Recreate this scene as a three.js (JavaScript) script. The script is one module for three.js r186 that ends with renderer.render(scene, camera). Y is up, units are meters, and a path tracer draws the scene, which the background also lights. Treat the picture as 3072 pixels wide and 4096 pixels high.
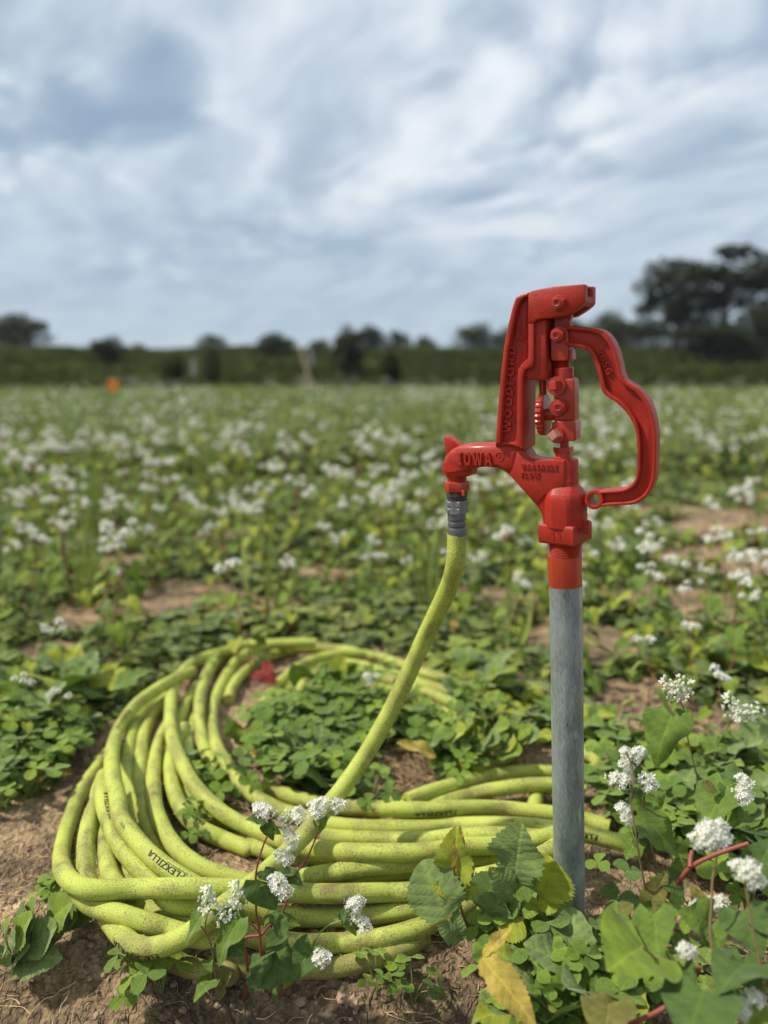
import * as THREE from 'three';
import { ImprovedNoise } from 'three/addons/math/ImprovedNoise.js';
import { mergeGeometries, toCreasedNormals } from 'three/addons/utils/BufferGeometryUtils.js';
import { RoundedBoxGeometry } from 'three/addons/geometries/RoundedBoxGeometry.js';
import { TextGeometry } from 'three/addons/geometries/TextGeometry.js';
import { FontLoader } from 'three/addons/loaders/FontLoader.js';

// ------------------------------------------------------------------ camera, sky, sun, exposure
const scene = new THREE.Scene();
const EYE = 0.61, PITCH = THREE.MathUtils.degToRad(10.5), FPX = 3076, CX = 1536, CY = 2048;
const camera = new THREE.PerspectiveCamera(2 * THREE.MathUtils.radToDeg(Math.atan(2048 / FPX)), 0.75, 0.05, 1200);
camera.position.set(0, EYE, 0);
camera.rotation.set(-PITCH, 0, 0);
camera.focus = 0.8;
camera.userData.fStop = 2.4;
scene.add(camera);

const renderer = new THREE.WebGLRenderer({ antialias: true });
renderer.toneMapping = THREE.LinearToneMapping;
renderer.toneMappingExposure = 1.1;
scene.fog = new THREE.FogExp2(new THREE.Color().setRGB(0.76, 0.84, 0.86), 0.0005);
renderer.shadowMap.enabled = true;

const TO_SUN = new THREE.Vector3(-0.64, 0.765, 0.0).normalize();
const sun = new THREE.DirectionalLight(new THREE.Color(1.0, 0.94, 0.84), 4.6);
sun.position.copy(TO_SUN).multiplyScalar(12);
sun.target.position.set(0, 0, -1.2);
sun.position.add(sun.target.position);
sun.castShadow = true;
sun.shadow.radius = 4;
sun.shadow.mapSize.set(4096, 4096);
Object.assign(sun.shadow.camera, { left: -3, right: 3, top: 3, bottom: -3, near: 0.5, far: 40 });
scene.add(sun, sun.target);

const perlin = new ImprovedNoise();
const nz = (x, y, z = 0) => perlin.noise(x, y, z);
function fbm(x, y, z, oct, gain = 0.5) { let a = 1, s = 0, n = 0; for (let i = 0; i < oct; i++) { s += a * nz(x, y, z + i * 7.3); n += a; a *= gain; x *= 2.03; y *= 2.03; } return s / n; }
const clamp = (v, a = 0, b = 1) => Math.max(a, Math.min(b, v));
const smooth = (a, b, v) => { const t = clamp((v - a) / (b - a)); return t * t * (3 - 2 * t); };
const lerp = (a, b, t) => a + (b - a) * t;
function rng(seed) { let s = seed >>> 0; return () => { s = (s + 0x6D2B79F5) >>> 0; let t = s; t = Math.imul(t ^ (t >>> 15), t | 1); t ^= t + Math.imul(t ^ (t >>> 7), t | 61); return ((t ^ (t >>> 14)) >>> 0) / 4294967296; }; }

{ // soft broken cloud over a hazy blue sky, a deeper blue opening high on the left
  const W = 2048, H = 1024, data = new Float32Array(W * H * 4), cpp = Math.cos(PITCH), spp = Math.sin(PITCH);
  const onSheet = (x, y, z) => { const l = Math.hypot(x, y, z), d = 1 / (y / l + 0.18); return [x / l * d, z / l * d]; };
  const at = (u, v) => { const x = (u - 829.5) / 1661, y = -(v - 1106) / 1661; return onSheet(x, y * cpp - spp, -y * spp - cpp); };
  const GAPS = [[...at(20, 230), 0.34, 0.2], [...at(330, 90), 0.22, 0.1], [...at(1560, 270), 0.2, 0.25]];
  for (let j = 0; j < H; j++) {
    const el = ((j + 0.5) / H - 0.5) * Math.PI, sy = Math.sin(el), cy = Math.cos(el);
    for (let i = 0; i < W; i++) {
      const az = ((i + 0.5) / W - 0.5) * 2 * Math.PI, k = (j * W + i) * 4;
      let r, g, b;
      if (sy <= 0) { r = 0.26; g = 0.32; b = 0.34; } else {
        const [x, y] = onSheet(Math.cos(az) * cy, sy, Math.sin(az) * cy);
        const wx = fbm(x * 1.1 + 4, y * 1.1, 1.5, 3), wy = fbm(x * 1.1, y * 1.1 + 9, 8.5, 3);
        const p = x * 0.86 - y * 0.5, q = x * 0.5 + y * 0.86; // the sheets are combed to the upper right
        const big = fbm(p * 0.75 + 2.2 + wx * 0.5, q * 0.55 + 1.7 + wy * 0.5, 3.1, 3);
        const mid = fbm(p * 2.6 + wx * 0.9, q * 1.25 + wy * 0.9, 5.7, 6, 0.56);
        const puff = fbm(p * 7.5 + wx * 1.5 + mid * 0.7, q * 5 + wy * 1.5, 11.2, 5, 0.56), where = smooth(-0.25, 0.3, fbm(x * 1.5, y * 1.5, 17, 2));
        let gap = 0; for (const [gx, gy, gs, ga] of GAPS) gap += ga * Math.exp(-((x - gx + wx * 0.5 + mid * 0.35) ** 2 + (y - gy + wy * 0.5 - mid * 0.3) ** 2) / (gs * gs) * 0.5);
        let c = smooth(-0.55, 0.40, big * 0.6 + mid * 0.95 + puff * 0.42 * where + 0.26 - gap);
        c *= lerp(0.2, 1, smooth(0.02, 0.27, sy + 0.05 * big));
        const body = smooth(-0.8, 0.75, puff * 1.25 * (0.3 + where) + mid * 1.1 - gap * 0.9 + 0.1), hor = Math.exp(-sy * 6.5);
        const br = lerp(0.215, 0.45, hor), bg = lerp(0.33, 0.56, hor), bb = lerp(0.49, 0.63, hor);
        const cw = lerp(0.41, 0.78, body);
        r = lerp(br, cw, c); g = lerp(bg, cw * lerp(1.20, 1.065, body), c); b = lerp(bb, cw * lerp(1.42, 1.12, body), c);
      }
      data[k] = r; data[k + 1] = g; data[k + 2] = b; data[k + 3] = 1;
    }
  }
  const sky = new THREE.DataTexture(data, W, H, THREE.RGBAFormat, THREE.FloatType);
  sky.mapping = THREE.EquirectangularReflectionMapping;
  sky.magFilter = sky.minFilter = THREE.LinearFilter;
  sky.wrapS = THREE.RepeatWrapping;
  sky.needsUpdate = true;
  scene.background = sky;
  scene.environment = sky;
}

// ------------------------------------------------------------------ helpers
const V3 = (x, y, z) => new THREE.Vector3(x, y, z);
const names = new Map();
function numbered(name) { const n = names.get(name) || 0; names.set(name, n + 1); return n ? `${name}_${String(n).padStart(3, '0')}` : name; }
function tag(o, label, category, group, kind) {
  o.userData.label = label;
  if (category) o.userData.category = category;
  if (group) o.userData.group = group;
  if (kind) o.userData.kind = kind;
  return o;
}
function shade(o) { o.traverse(m => { if (m.isMesh) { m.castShadow = true; m.receiveShadow = true; } }); return o; }
function thing(name, label, category, pos, group) { const o = new THREE.Group(); o.name = numbered(name); o.position.copy(pos); tag(o, label, category, group); scene.add(o); return o; }
function mesh(name, geo, mat, parent) { const m = new THREE.Mesh(geo, mat); m.name = parent === scene ? numbered(name) : name; m.castShadow = m.receiveShadow = true; parent.add(m); return m; }
function copyThing(src, label, group) { const c = src.clone(); c.name = numbered(src.name.replace(/_\d{3}$/, '')); c.userData = { ...src.userData }; if (label) c.userData.label = label; if (group) c.userData.group = group; scene.add(c); return c; }

// a ray through a place in the photograph (for reading positions off it), met with a height or a distance
const cp = Math.cos(PITCH), sp = Math.sin(PITCH);
function ray(u, v) { const x = (u - CX) / FPX, y = -(v - CY) / FPX; return V3(x, y * cp - sp, -y * sp - cp); }
function atHeight(u, v, h) { const d = ray(u, v); return d.multiplyScalar((EYE - h) / Math.max(0.02, -d.y)).add(camera.position); }
function atDepth(u, v, zc) { return ray(u, v).multiplyScalar(zc).add(camera.position); }
const TILE = { A: [200, 2500], B: [900, 2500], C: [200, 3200], D: [900, 3200], E: [1700, 2900], F: [2272, 2700], G: [2272, 3296] };
const K = 800 / 1659;
const px = (t, x, y) => [TILE[t][0] + x * K, TILE[t][1] + y * K];

function dataTex(w, h, fn, srgb, repeat = true) {
  const d = new Uint8Array(w * h * 4), c = [0, 0, 0, 255];
  for (let j = 0; j < h; j++) for (let i = 0; i < w; i++) { c[3] = 255; fn(i / w, j / h, c); const k = (j * w + i) * 4; for (let q = 0; q < 4; q++) d[k + q] = clamp(Math.round(c[q]), 0, 255); }
  const t = new THREE.DataTexture(d, w, h, THREE.RGBAFormat);
  t.magFilter = THREE.LinearFilter; t.minFilter = THREE.LinearFilter;
  if (repeat) t.wrapS = t.wrapT = THREE.RepeatWrapping;
  if (srgb) t.colorSpace = THREE.SRGBColorSpace;
  t.needsUpdate = true;
  return t;
}
// noise that tiles over [0,1)^2: blended copies
function tfbm(u, v, fx, fy, z, oct) {
  const f = (a, b) => fbm(a * fx, b * fy, z, oct);
  const bx = smooth(0.8, 1, u), by = smooth(0.8, 1, v);
  const a = bx ? lerp(f(u, v), f(u - 1, v), bx) : f(u, v);
  return by ? lerp(a, bx ? lerp(f(u, v - 1), f(u - 1, v - 1), bx) : f(u, v - 1), by) : a;
}
function boxUV(g) { // uv in metres from the face's main direction
  const p = g.attributes.position, n = g.attributes.normal, uv = new Float32Array(p.count * 2);
  for (let i = 0; i < p.count; i++) {
    const ax = Math.abs(n.getX(i)), ay = Math.abs(n.getY(i)), az = Math.abs(n.getZ(i));
    const [a, b] = ax > ay && ax > az ? [p.getZ(i), p.getY(i)] : ay > az ? [p.getX(i), p.getZ(i)] : [p.getX(i), p.getY(i)];
    uv[2 * i] = a; uv[2 * i + 1] = b;
  }
  g.setAttribute('uv', new THREE.BufferAttribute(uv, 2));
  return g;
}
function flat(g) { return g.index ? g.toNonIndexed() : g; }
function merge(list) { const l = list.map(g => { const q = flat(g); for (const k of Object.keys(q.attributes)) if (!['position', 'normal', 'uv', 'color'].includes(k)) q.deleteAttribute(k); return q; }); return mergeGeometries(l, false); }
// a tube along points with a radius of its own at every place; uv.x runs in metres, uv.y round it
function tube(pts, radius, segs, radial, closedEnds = true, uv0 = 0) {
  const curve = new THREE.CatmullRomCurve3(pts, false, 'centripetal');
  const len = curve.getLength(), fr = curve.computeFrenetFrames(segs, false), pos = [], nor = [], uv = [], idx = [];
  for (let i = 0; i <= segs; i++) {
    const t = i / segs, p = curve.getPointAt(t), r = typeof radius === 'function' ? radius(t) : radius;
    for (let j = 0; j <= radial; j++) {
      const a = j / radial * Math.PI * 2, c = Math.cos(a), s = Math.sin(a);
      const n = V3(0, 0, 0).addScaledVector(fr.normals[i], c).addScaledVector(fr.binormals[i], s);
      pos.push(p.x + n.x * r, p.y + n.y * r, p.z + n.z * r); nor.push(n.x, n.y, n.z); uv.push(uv0 + t * len, j / radial);
    }
  }
  const w = radial + 1;
  for (let i = 0; i < segs; i++) for (let j = 0; j < radial; j++) { const a = i * w + j; idx.push(a, a + 1, a + w, a + 1, a + w + 1, a + w); }
  if (closedEnds) for (const e of [0, segs]) {
    const p = curve.getPointAt(e / segs), t = fr.tangents[e].clone().multiplyScalar(e ? 1 : -1), base = pos.length / 3;
    pos.push(p.x, p.y, p.z); nor.push(t.x, t.y, t.z); uv.push(uv0, 0);
    for (let j = 0; j <= radial; j++) { const k = (e * w + j) * 3; pos.push(pos[k], pos[k + 1], pos[k + 2]); nor.push(t.x, t.y, t.z); uv.push(uv0, 0); }
    for (let j = 0; j < radial; j++) e ? idx.push(base, base + 1 + j, base + 2 + j) : idx.push(base, base + 2 + j, base + 1 + j);
  }
  const g = new THREE.BufferGeometry();
  g.setAttribute('position', new THREE.Float32BufferAttribute(pos, 3));
  g.setAttribute('normal', new THREE.Float32BufferAttribute(nor, 3));
  g.setAttribute('uv', new THREE.Float32BufferAttribute(uv, 2));
  g.setIndex(idx);
  return g;
}
function paint(g, r, gg, b) { const n = g.attributes.position.count, c = new Float32Array(n * 3); for (let i = 0; i < n; i++) { c[3 * i] = r; c[3 * i + 1] = gg; c[3 * i + 2] = b; } g.setAttribute('color', new THREE.BufferAttribute(c, 3)); return g; }
const std = o => new THREE.MeshStandardMaterial(o);
const phy = o => new THREE.MeshPhysicalMaterial(o);
const lin = (r, g, b) => new THREE.Color().setRGB(r, g, b);
// ------------------------------------------------------------------ ground and far slope
const BARE = []; // [x, z, radius]: patches of open soil
for (const [u, v, r] of [[130, 3420, 0.17], [430, 3900, 0.17], [800, 4000, 0.14], [1350, 4020, 0.16], [1640, 3140, 0.085], [2600, 3560, 0.07], [2800, 3720, 0.06], [2700, 2900, 0.16], [520, 2960, 0.07], [2480, 3560, 0.05], [2780, 2080, 0.42], [2900, 2250, 0.25], [2350, 2560, 0.16], [1980, 2380, 0.16], [2560, 2800, 0.12], [150, 2620, 0.1], [1300, 2300, 0.14], [480, 2250, 0.16], [900, 2150, 0.18], [700, 2420, 0.12], [860, 2380, 0.12], [2750, 2420, 0.2], [1100, 2420, 0.1], [330, 2480, 0.1]]) { const p = atHeight(u, v, 0); BARE.push([p.x, p.z, r]); }
const bare = (x, z) => { let s = 0; for (const [a, b, r] of BARE) s = Math.max(s, 1 - smooth(r * 0.7, r * 1.15, Math.hypot(x - a, (z - b)))); return s; };
function groundY(x, z) { // gentle relief; the soil falls away in front of the coil, the land climbs far behind
  const d = Math.hypot(x, z);
  let y = 0;
  const near = smooth(-0.80, -0.62, z) * (1 - smooth(0.05, 0.22, x));
  y -= near * 0.055;
  y -= smooth(-0.2, -0.5, x) * smooth(-1.0, -0.7, z) * 0.02;
  const rough = smooth(9, 3, d);
  y += rough * (fbm(x * 5, z * 5, 0.3, 2) * 0.016);
  if (d > 8) y += nz(x * 0.1, z * 0.1, 4) * 0.10 * smooth(8, 20, d);
  y += 1.55 * smooth(-13, -55, z) * (1 + 0.25 * nz(x * 0.03, z * 0.03, 2));
  return y;
}
function groundDetail(x, z) { // clods and cracks, only where the eye is close
  const d = Math.hypot(x, z), f = smooth(3.2, 1.2, d);
  if (f <= 0) return 0;
  const c = fbm(x * 26, z * 26, 1.3, 4, 0.6);
  const warp = nz(x * 18, z * 18, 5) * 0.25;
  const crack = Math.abs(fbm(x * 11 + warp, z * 11 - warp, 6.7, 3));
  return f * (c * 0.0085 + Math.max(0, c) * 0.008 + nz(x * 130, z * 130, 3) * 0.0016 - 0.004 * smooth(0.03, 0.0, crack));
}
{
  const N = 520, kx = 8, ax = 0.19, kz = 7.2, pos = [], uv = [], idx = [];
  for (let j = 0; j <= N; j++) {
    const b = (j / N * 2 - 1), z = -0.78 - (b < 0 ? -0.24 * Math.sinh(-kz * 0.62 * b) * 0.12 * 3 : 0.24 * Math.sinh(kz * b) * 1.15);
    for (let i = 0; i <= N; i++) {
      const a = i / N * 2 - 1, x = ax * Math.sinh(kx * a);
      pos.push(x, groundY(x, z) + groundDetail(x, z), z); uv.push(x, z);
    }
  }
  const w = N + 1;
  for (let j = 0; j < N; j++) for (let i = 0; i < N; i++) { const a = j * w + i; idx.push(a, a + 1, a + w, a + 1, a + w + 1, a + w); }
  const g = new THREE.BufferGeometry();
  g.setAttribute('position', new THREE.Float32BufferAttribute(pos, 3));
  g.setAttribute('uv', new THREE.Float32BufferAttribute(uv, 2));
  g.setIndex(idx); g.computeVertexNormals();
  const col = []; for (let i = 0; i < pos.length; i += 3) { const darkFront = smooth(-0.82, -0.70, pos[i + 2] + 0.09 * fbm(pos[i] * 9, pos[i + 2] * 9, 2, 4)) * smooth(-0.52, -0.40, pos[i] + 0.07 * fbm(pos[i] * 9, pos[i + 2] * 9, 5, 3));  // soil tone drops in front of the coil, along a ragged noise edge
    const k = (1 + 0.35 * fbm(pos[i] * 3.1, pos[i + 2] * 3.1, 7, 3)) * lerp(1, 0.44, darkFront), far = smooth(8, 20, -pos[i + 2]); col.push(lerp(k, 0.28, far), lerp(k, 0.42, far), lerp(k, 0.22, far)); }
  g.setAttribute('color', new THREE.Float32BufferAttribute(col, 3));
  const map = dataTex(1024, 1024, (u, v, c) => {
    const a = tfbm(u, v, 5, 5, 0.5, 5), b = tfbm(u, v, 42, 42, 3.5, 4), d = tfbm(u, v, 120, 120, 8.5, 2);
    const k = 1 + a * 0.45 + b * 0.42 + d * 0.35;
    const t = clamp(0.5 + a * 1.3 + b * 0.5);
    c[0] = 147 * k * lerp(0.80, 1.08, t); c[1] = 124 * k * lerp(0.79, 1.08, t); c[2] = 93 * k * lerp(0.78, 1.08, t);
  }, true);
  const bump = dataTex(1024, 1024, (u, v, c) => {
    const b = tfbm(u, v, 42, 42, 3.5, 4), d = tfbm(u, v, 110, 110, 8.5, 3), cr = Math.abs(tfbm(u, v, 14, 14, 6.1, 3));
    c[0] = c[1] = c[2] = 135 + b * 110 + d * 120 - 90 * smooth(0.03, 0, cr);
  });
  for (const t of [map, bump]) t.repeat.set(1 / 0.55, 1 / 0.55);
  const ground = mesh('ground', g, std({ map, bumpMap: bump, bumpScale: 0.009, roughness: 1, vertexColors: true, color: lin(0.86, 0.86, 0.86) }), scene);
  tag(ground, 'brown cracked soil of the flower field', null, null, 'structure');
}
// ------------------------------------------------------------------ the yard hydrant
const baseP = atHeight(2281, 3704, 0);
const hydrant = thing('yard_hydrant', 'red cast iron yard hydrant with curved handle on a grey galvanised pipe', 'hydrant', baseP);
hydrant.rotation.set(0, 0, THREE.MathUtils.degToRad(3.1));
const YAW = THREE.MathUtils.degToRad(-29);
const MM = 0.001, SX = 0.155e-3, SYH = 0.1505e-3, Y0 = 0.461;
const turnY = new THREE.Matrix4().makeRotationY(YAW);
hydrant.updateMatrixWorld(true);
const toLocal = hydrant.matrixWorld.clone().multiply(turnY).invert(), eyeLocal = camera.position.clone().applyMatrix4(toLocal);
// a point of the tracing (pixels of an enlarged piece of the photograph) on the hydrant's own plane z (mm)
function q2(x, y, z = 0) { const d = ray(1700 + x / 1.659, 1080 + y / 1.659).transformDirection(toLocal); const t = (z * MM - eyeLocal.z) / d.z; return [eyeLocal.x + d.x * t, eyeLocal.y + d.y * t]; }
const qx = (x, z = 0, y = 900) => q2(x, y, z)[0], qy = (y, x = 930, z = 0) => q2(x, y, z)[1];
const redBump = dataTex(512, 512, (u, v, c) => { const a = tfbm(u, v, 22, 22, 1.5, 3), b = tfbm(u, v, 60, 60, 4.5, 2); c[0] = c[1] = c[2] = 128 + a * 130 + b * 50; });
redBump.repeat.set(1 / 0.024, 1 / 0.024);
const redMap = dataTex(512, 512, (u, v, c) => { const a = tfbm(u, v, 6, 6, 2.5, 4), s = smooth(0.42, 0.5, tfbm(u, v, 30, 30, 7.5, 3)); const k = 1 + a * 0.22, dust = smooth(0.05, 0.5, tfbm(u, v, 9, 9, 12.5, 5)) * 0.16; c[0] = lerp(lerp(250 * k, 150, s), 200, dust); c[1] = lerp(lerp(232 * k, 150, s), 255, dust); c[2] = lerp(lerp(230 * k, 140, s), 255, dust); }, true);
redMap.repeat.set(1 / 0.09, 1 / 0.09);
const M = {
  red: phy({ color: lin(0.365, 0.025, 0.010), map: redMap, bumpMap: redBump, bumpScale: 0.00038, roughness: 0.5, specularIntensity: 0.55, clearcoat: 0.11, clearcoatRoughness: 0.22 }),
  redSmooth: phy({ color: lin(0.365, 0.025, 0.010), bumpMap: redBump, bumpScale: 0.0002, roughness: 0.42, specularIntensity: 0.8, clearcoat: 0.3, clearcoatRoughness: 0.18 }),
  redDip: phy({ color: lin(0.40, 0.036, 0.010), bumpMap: redBump, bumpScale: 0.0002, roughness: 0.42, clearcoat: 0.3, clearcoatRoughness: 0.3 }),
  rubber: std({ color: lin(0.045, 0.035, 0.03), roughness: 0.7 }),
};
const galvMap = dataTex(512, 1024, (u, v, c) => {
  const a = tfbm(u, v, 5, 10, 1.5, 4), s = tfbm(u, v, 24, 3, 6.5, 3), d = tfbm(u, v, 60, 90, 9.5, 2);
  let k = 1 + a * 0.30 + s * 0.14 + d * 0.2;
  const pit = smooth(0.36, 0.5, tfbm(u, v, 34, 40, 3.1, 3));
  const streak = smooth(0.30, 0.5, tfbm(u, v, 46, 4, 12.3, 3)), white = smooth(0.3, 0.46, tfbm(u, v, 14, 12, 14.3, 4));
  const mud = smooth(0.05, 0.35, tfbm(u, v, 18, 24, 21.3, 4) + 0.9 * (0.09 - v) / 0.09) * smooth(0.2, 0.02, v); k *= 1 - 0.45 * pit - 0.12 * streak; 
  c[0] = lerp(150 * k + 45 * white, 120, mud); c[1] = lerp(160 * k + 45 * white, 98, mud); c[2] = lerp(160 * k + 45 * white, 76, mud);
}, true);
const galvRough = dataTex(256, 512, (u, v, c) => { const a = tfbm(u, v, 8, 12, 5.5, 4); c[0] = c[1] = c[2] = 150 + a * 120; });
M.galv = std({ map: galvMap, metalness: 0.55, roughness: 0.72, roughnessMap: galvRough, bumpMap: galvMap, bumpScale: 0.0003 });
M.grey = phy({ color: lin(0.20, 0.21, 0.21), metalness: 0.4, roughness: 0.45, bumpMap: redBump, bumpScale: 0.0001 });
M.greyDark = phy({ color: lin(0.125, 0.13, 0.14), metalness: 0.5, roughness: 0.42 });
M.rust = std({ color: lin(0.10, 0.055, 0.03), roughness: 0.9 });

const up = (name, geo, mat, parent = hydrant) => mesh(name, geo.clone().applyMatrix4(turnY), mat, parent);
function shapeOf(pts, zf, holes) {
  const s = new THREE.Shape(pts.map(([x, y]) => new THREE.Vector2(...q2(x, y, zf))));
  for (const h of holes || []) s.holes.push(new THREE.Path(h.map(([x, y]) => new THREE.Vector2(...q2(x, y, zf)))));
  return s;
}
function slab(pts, z0, z1, bevel = 1, zf = z1, holes, seg = 3) { // traced outline extruded from z0 to z1 (mm), its edges rounded
  const g = new THREE.ExtrudeGeometry(shapeOf(pts, zf, holes), { depth: (z1 - z0 - 2 * bevel) * MM, bevelEnabled: bevel > 0, bevelThickness: bevel * MM, bevelSize: bevel * MM, bevelOffset: -bevel * MM, bevelSegments: seg, curveSegments: 8 });
  g.translate(0, 0, (z0 + bevel) * MM);
  return toCreasedNormals(g, 0.7);
}
function curvePts(pts, n, closed = false) { return new THREE.SplineCurve((closed ? [...pts, pts[0]] : pts).map(p => new THREE.Vector2(p[0], p[1]))).getSpacedPoints(n).map(p => [p.x, p.y]); }
const circ = (x, y, r, n = 32, rev = false) => Array.from({ length: n }, (_, i) => { const a = (rev ? -1 : 1) * i / n * Math.PI * 2; return [x + Math.cos(a) * r / 1.033, y + Math.sin(a) * r]; });
function lathe(prof, x, z = 0, n = 48) { // profile [radius mm, traced y]
  const g = new THREE.LatheGeometry(prof.map(([r, y]) => new THREE.Vector2(r * MM, qy(y, x, z))), n);
  g.translate(qx(x, z, prof[prof.length >> 1][1]), 0, z * MM);
  return boxUV(toCreasedNormals(flat(g), 0.6));
}
function prism(x, yTop, yBot, r, sides, turn, bevel = 0.8, zmm = 0) { // polygonal nut or collar standing on the axis
  const pts = Array.from({ length: sides }, (_, i) => { const a = turn + i / sides * Math.PI * 2; return new THREE.Vector2(Math.cos(a) * r * MM, Math.sin(a) * r * MM); });
  const h = (qy(yTop, x, zmm) - qy(yBot, x, zmm));
  const g = new THREE.ExtrudeGeometry(new THREE.Shape(pts), { depth: h - 2 * bevel * MM, bevelEnabled: true, bevelThickness: bevel * MM, bevelSize: bevel * MM, bevelOffset: -bevel * MM, bevelSegments: 3 });
  g.translate(0, 0, bevel * MM); g.rotateX(-Math.PI / 2); g.translate(qx(x, zmm, yBot), qy(yBot, x, zmm), zmm * MM);
  return boxUV(toCreasedNormals(g, 0.6));
}
function nut(x, y, z0, h, r, parent = hydrant) { // hexagon nut on the front with the round bolt end in it
  const pts = Array.from({ length: 6 }, (_, i) => { const a = 0.35 + i / 6 * Math.PI * 2; return new THREE.Vector2(Math.cos(a) * r * MM, Math.sin(a) * r * MM); });
  const s = new THREE.Shape(pts);
  const g = new THREE.ExtrudeGeometry(s, { depth: (h - 1.8) * MM, bevelEnabled: true, bevelThickness: 0.9 * MM, bevelSize: 0.9 * MM, bevelOffset: -0.9 * MM, bevelSegments: 3 });
  g.translate(...q2(x, y, z0 + h), (z0 + 0.9) * MM);
  const washer = new THREE.CylinderGeometry(r * 1.08 * MM, r * 1.14 * MM, 1.4 * MM, 32).rotateX(Math.PI / 2).translate(...q2(x, y, z0 + h), (z0 + 0.6) * MM);
  const n = up('nut', boxUV(toCreasedNormals(merge([g, washer]), 0.6)), M.redSmooth, parent);
  const prof = [[0, -2], [2.0, -2], [2.2, -0.9], [2.7, 0], [3.3, 0.2], [3.7, -0.3], [3.8, -2.5]].map(([a, b]) => new THREE.Vector2(a * r / 6.6 * MM, b * MM));
  const b = new THREE.LatheGeometry(prof, 24).rotateX(Math.PI / 2).translate(...q2(x, y, z0 + h), (z0 + h + 1.6) * MM);
  up('bolt_end', boxUV(toCreasedNormals(flat(b), 0.8)), M.redSmooth, n);
  return n;
}
// pipe, painted top of the pipe, collar, body
{
  const R = 16.7;
  const axisX = qx(930, 0, 2080);
  const pipeG = new THREE.CylinderGeometry(R * MM, R * MM, qy(2086) + 0.12, 48, 1, true).translate(axisX * 0.5, (qy(2086) - 0.12) / 2, 0);
  up('pipe', pipeG, M.galv);
  const band = [], rt = rng(5);
  up('painted_sleeve', lathe([[R + 0.05, 2090], [R + 0.25, 2086], [R + 0.3, 2080], [R + 0.3, 1890]], 930), M.redDip);
  const th = []; for (let i = 0; i <= 9; i++) { th.push([R + 0.2, 1892 - i * 10], [R - 0.9, 1887 - i * 10]); }
  up('thread', lathe(th, 930), M.redDip);
  up('collar', prism(930, 1672, 1801, 27.3, 4, -THREE.MathUtils.degToRad(58), 2.4), M.red);
  const rib = new RoundedBoxGeometry(6 * MM, 14 * MM, 4 * MM, 2, 1 * MM).translate(22.3 * MM, qy(1690), 6 * MM);
  up('lug', boxUV(rib), M.red);
  up('valve_body', lathe([[21.5, 1690], [21.6, 1640], [21.4, 1560], [20.9, 1510], [19.7, 1475], [17.6, 1450], [15.4, 1436], [13.7, 1425], [13.5, 1400], [13.5, 1266], [13.0, 1256], [11.5, 1252], [0, 1251]], 928, 0, 64), M.red);
}
// frame: arm, web and column in one casting, with rims and seam
const leftEdge = [[465, 1158], [472, 1050], [484, 880], [500, 690], [522, 510], [548, 365], [576, 250], [600, 180]];
const leftInner = [[503, 1158], [508, 1050], [520, 880], [536, 690], [556, 520], [583, 380], [610, 268], [634, 205]];
const under = curvePts([[300, 1322], [400, 1308], [480, 1318], [540, 1350], [602, 1412], [680, 1502], [740, 1572], [768, 1622], [778, 1676]], 24);
const win = curvePts([[650, 1150], [652, 1185], [668, 1218], [702, 1246], [760, 1258], [830, 1260]], 14);
const spoutOut = curvePts([[232, 1163], [182, 1188], [142, 1224], [116, 1272], [107, 1332]], 12);
{
  const outline = [...leftEdge, [642, 162], [686, 150], [688, 400], [688, 600], [640, 642], [614, 690], [650, 720], ...win, [930, 1260], [930, 1676], ...under.slice().reverse(), [290, 1344], [282, 1372], [140, 1376], ...spoutOut.slice().reverse(), [300, 1160], [400, 1158]];
  const web = slab(outline, -13, 13, 3.2, 13, null, 5);
  // thicker arm so that the spout reads as a round pipe
  const arm = slab([[232, 1164], [440, 1158], [560, 1162], [610, 1200], [600, 1330], [540, 1346], [480, 1318], [400, 1308], [296, 1320], [288, 1344], [150, 1372], ...spoutOut.slice().reverse()], -14.5, 14.5, 5.2, 14, null, 6);
  const pad = slab([[610, 1200], [650, 1190], [700, 1262], [930, 1262], [930, 1470], [800, 1500], [740, 1560], [640, 1455], [560, 1362]], -14.2, 14.2, 2.2, 14, null, 4);
  up('frame', boxUV(merge([web, arm, pad])), M.red);
  const rimL = slab([...leftEdge, [642, 160], [686, 148], [686, 176], [656, 184], ...leftInner.slice().reverse()], -20, 20, 2.2, 20, null, 4);
  const rimFoot = slab([[464, 1140], [600, 1140], [600, 1166], [464, 1170]], -16, 16, 2.4, 16, null, 4);
  up('rim', boxUV(merge([rimL, rimFoot])), M.red);
  const ridge = [[682, 300], [682, 584], [640, 622], [614, 660], [608, 740], [606, 1080], [598, 1136], [570, 1160], [650, 1192], [651, 1000], [651, 712], [662, 666], [716, 644], [723, 600], [723, 300]];
  up('rim', boxUV(slab(ridge, -20, 20, 2.0, 20, null, 4)), M.red);
  const leg = [[700, 326], [803, 330], [805, 726], [790, 734], [690, 730], [655, 706], [660, 650], [700, 640]];
  up('guide', boxUV(slab(leg, -16, 16, 2, 16, null, 4)), M.red);
  up('spout_horn', boxUV(slab([[119, 1110], [128, 1103], [156, 1105], [232, 1166], [215, 1215], [142, 1235], [130, 1190]], -6, 6, 2.4, 6, null, 4)), M.red);
  up('spout', lathe([[12.6, 1340], [12.6, 1352], [10.6, 1376], [10.3, 1402], [10.3, 1412], [0, 1412]], 212), M.red);
  up('inlet_nut', prism(212, 1400, 1468, 13.4, 6, 0.25, 1), M.redSmooth);
}
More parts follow.
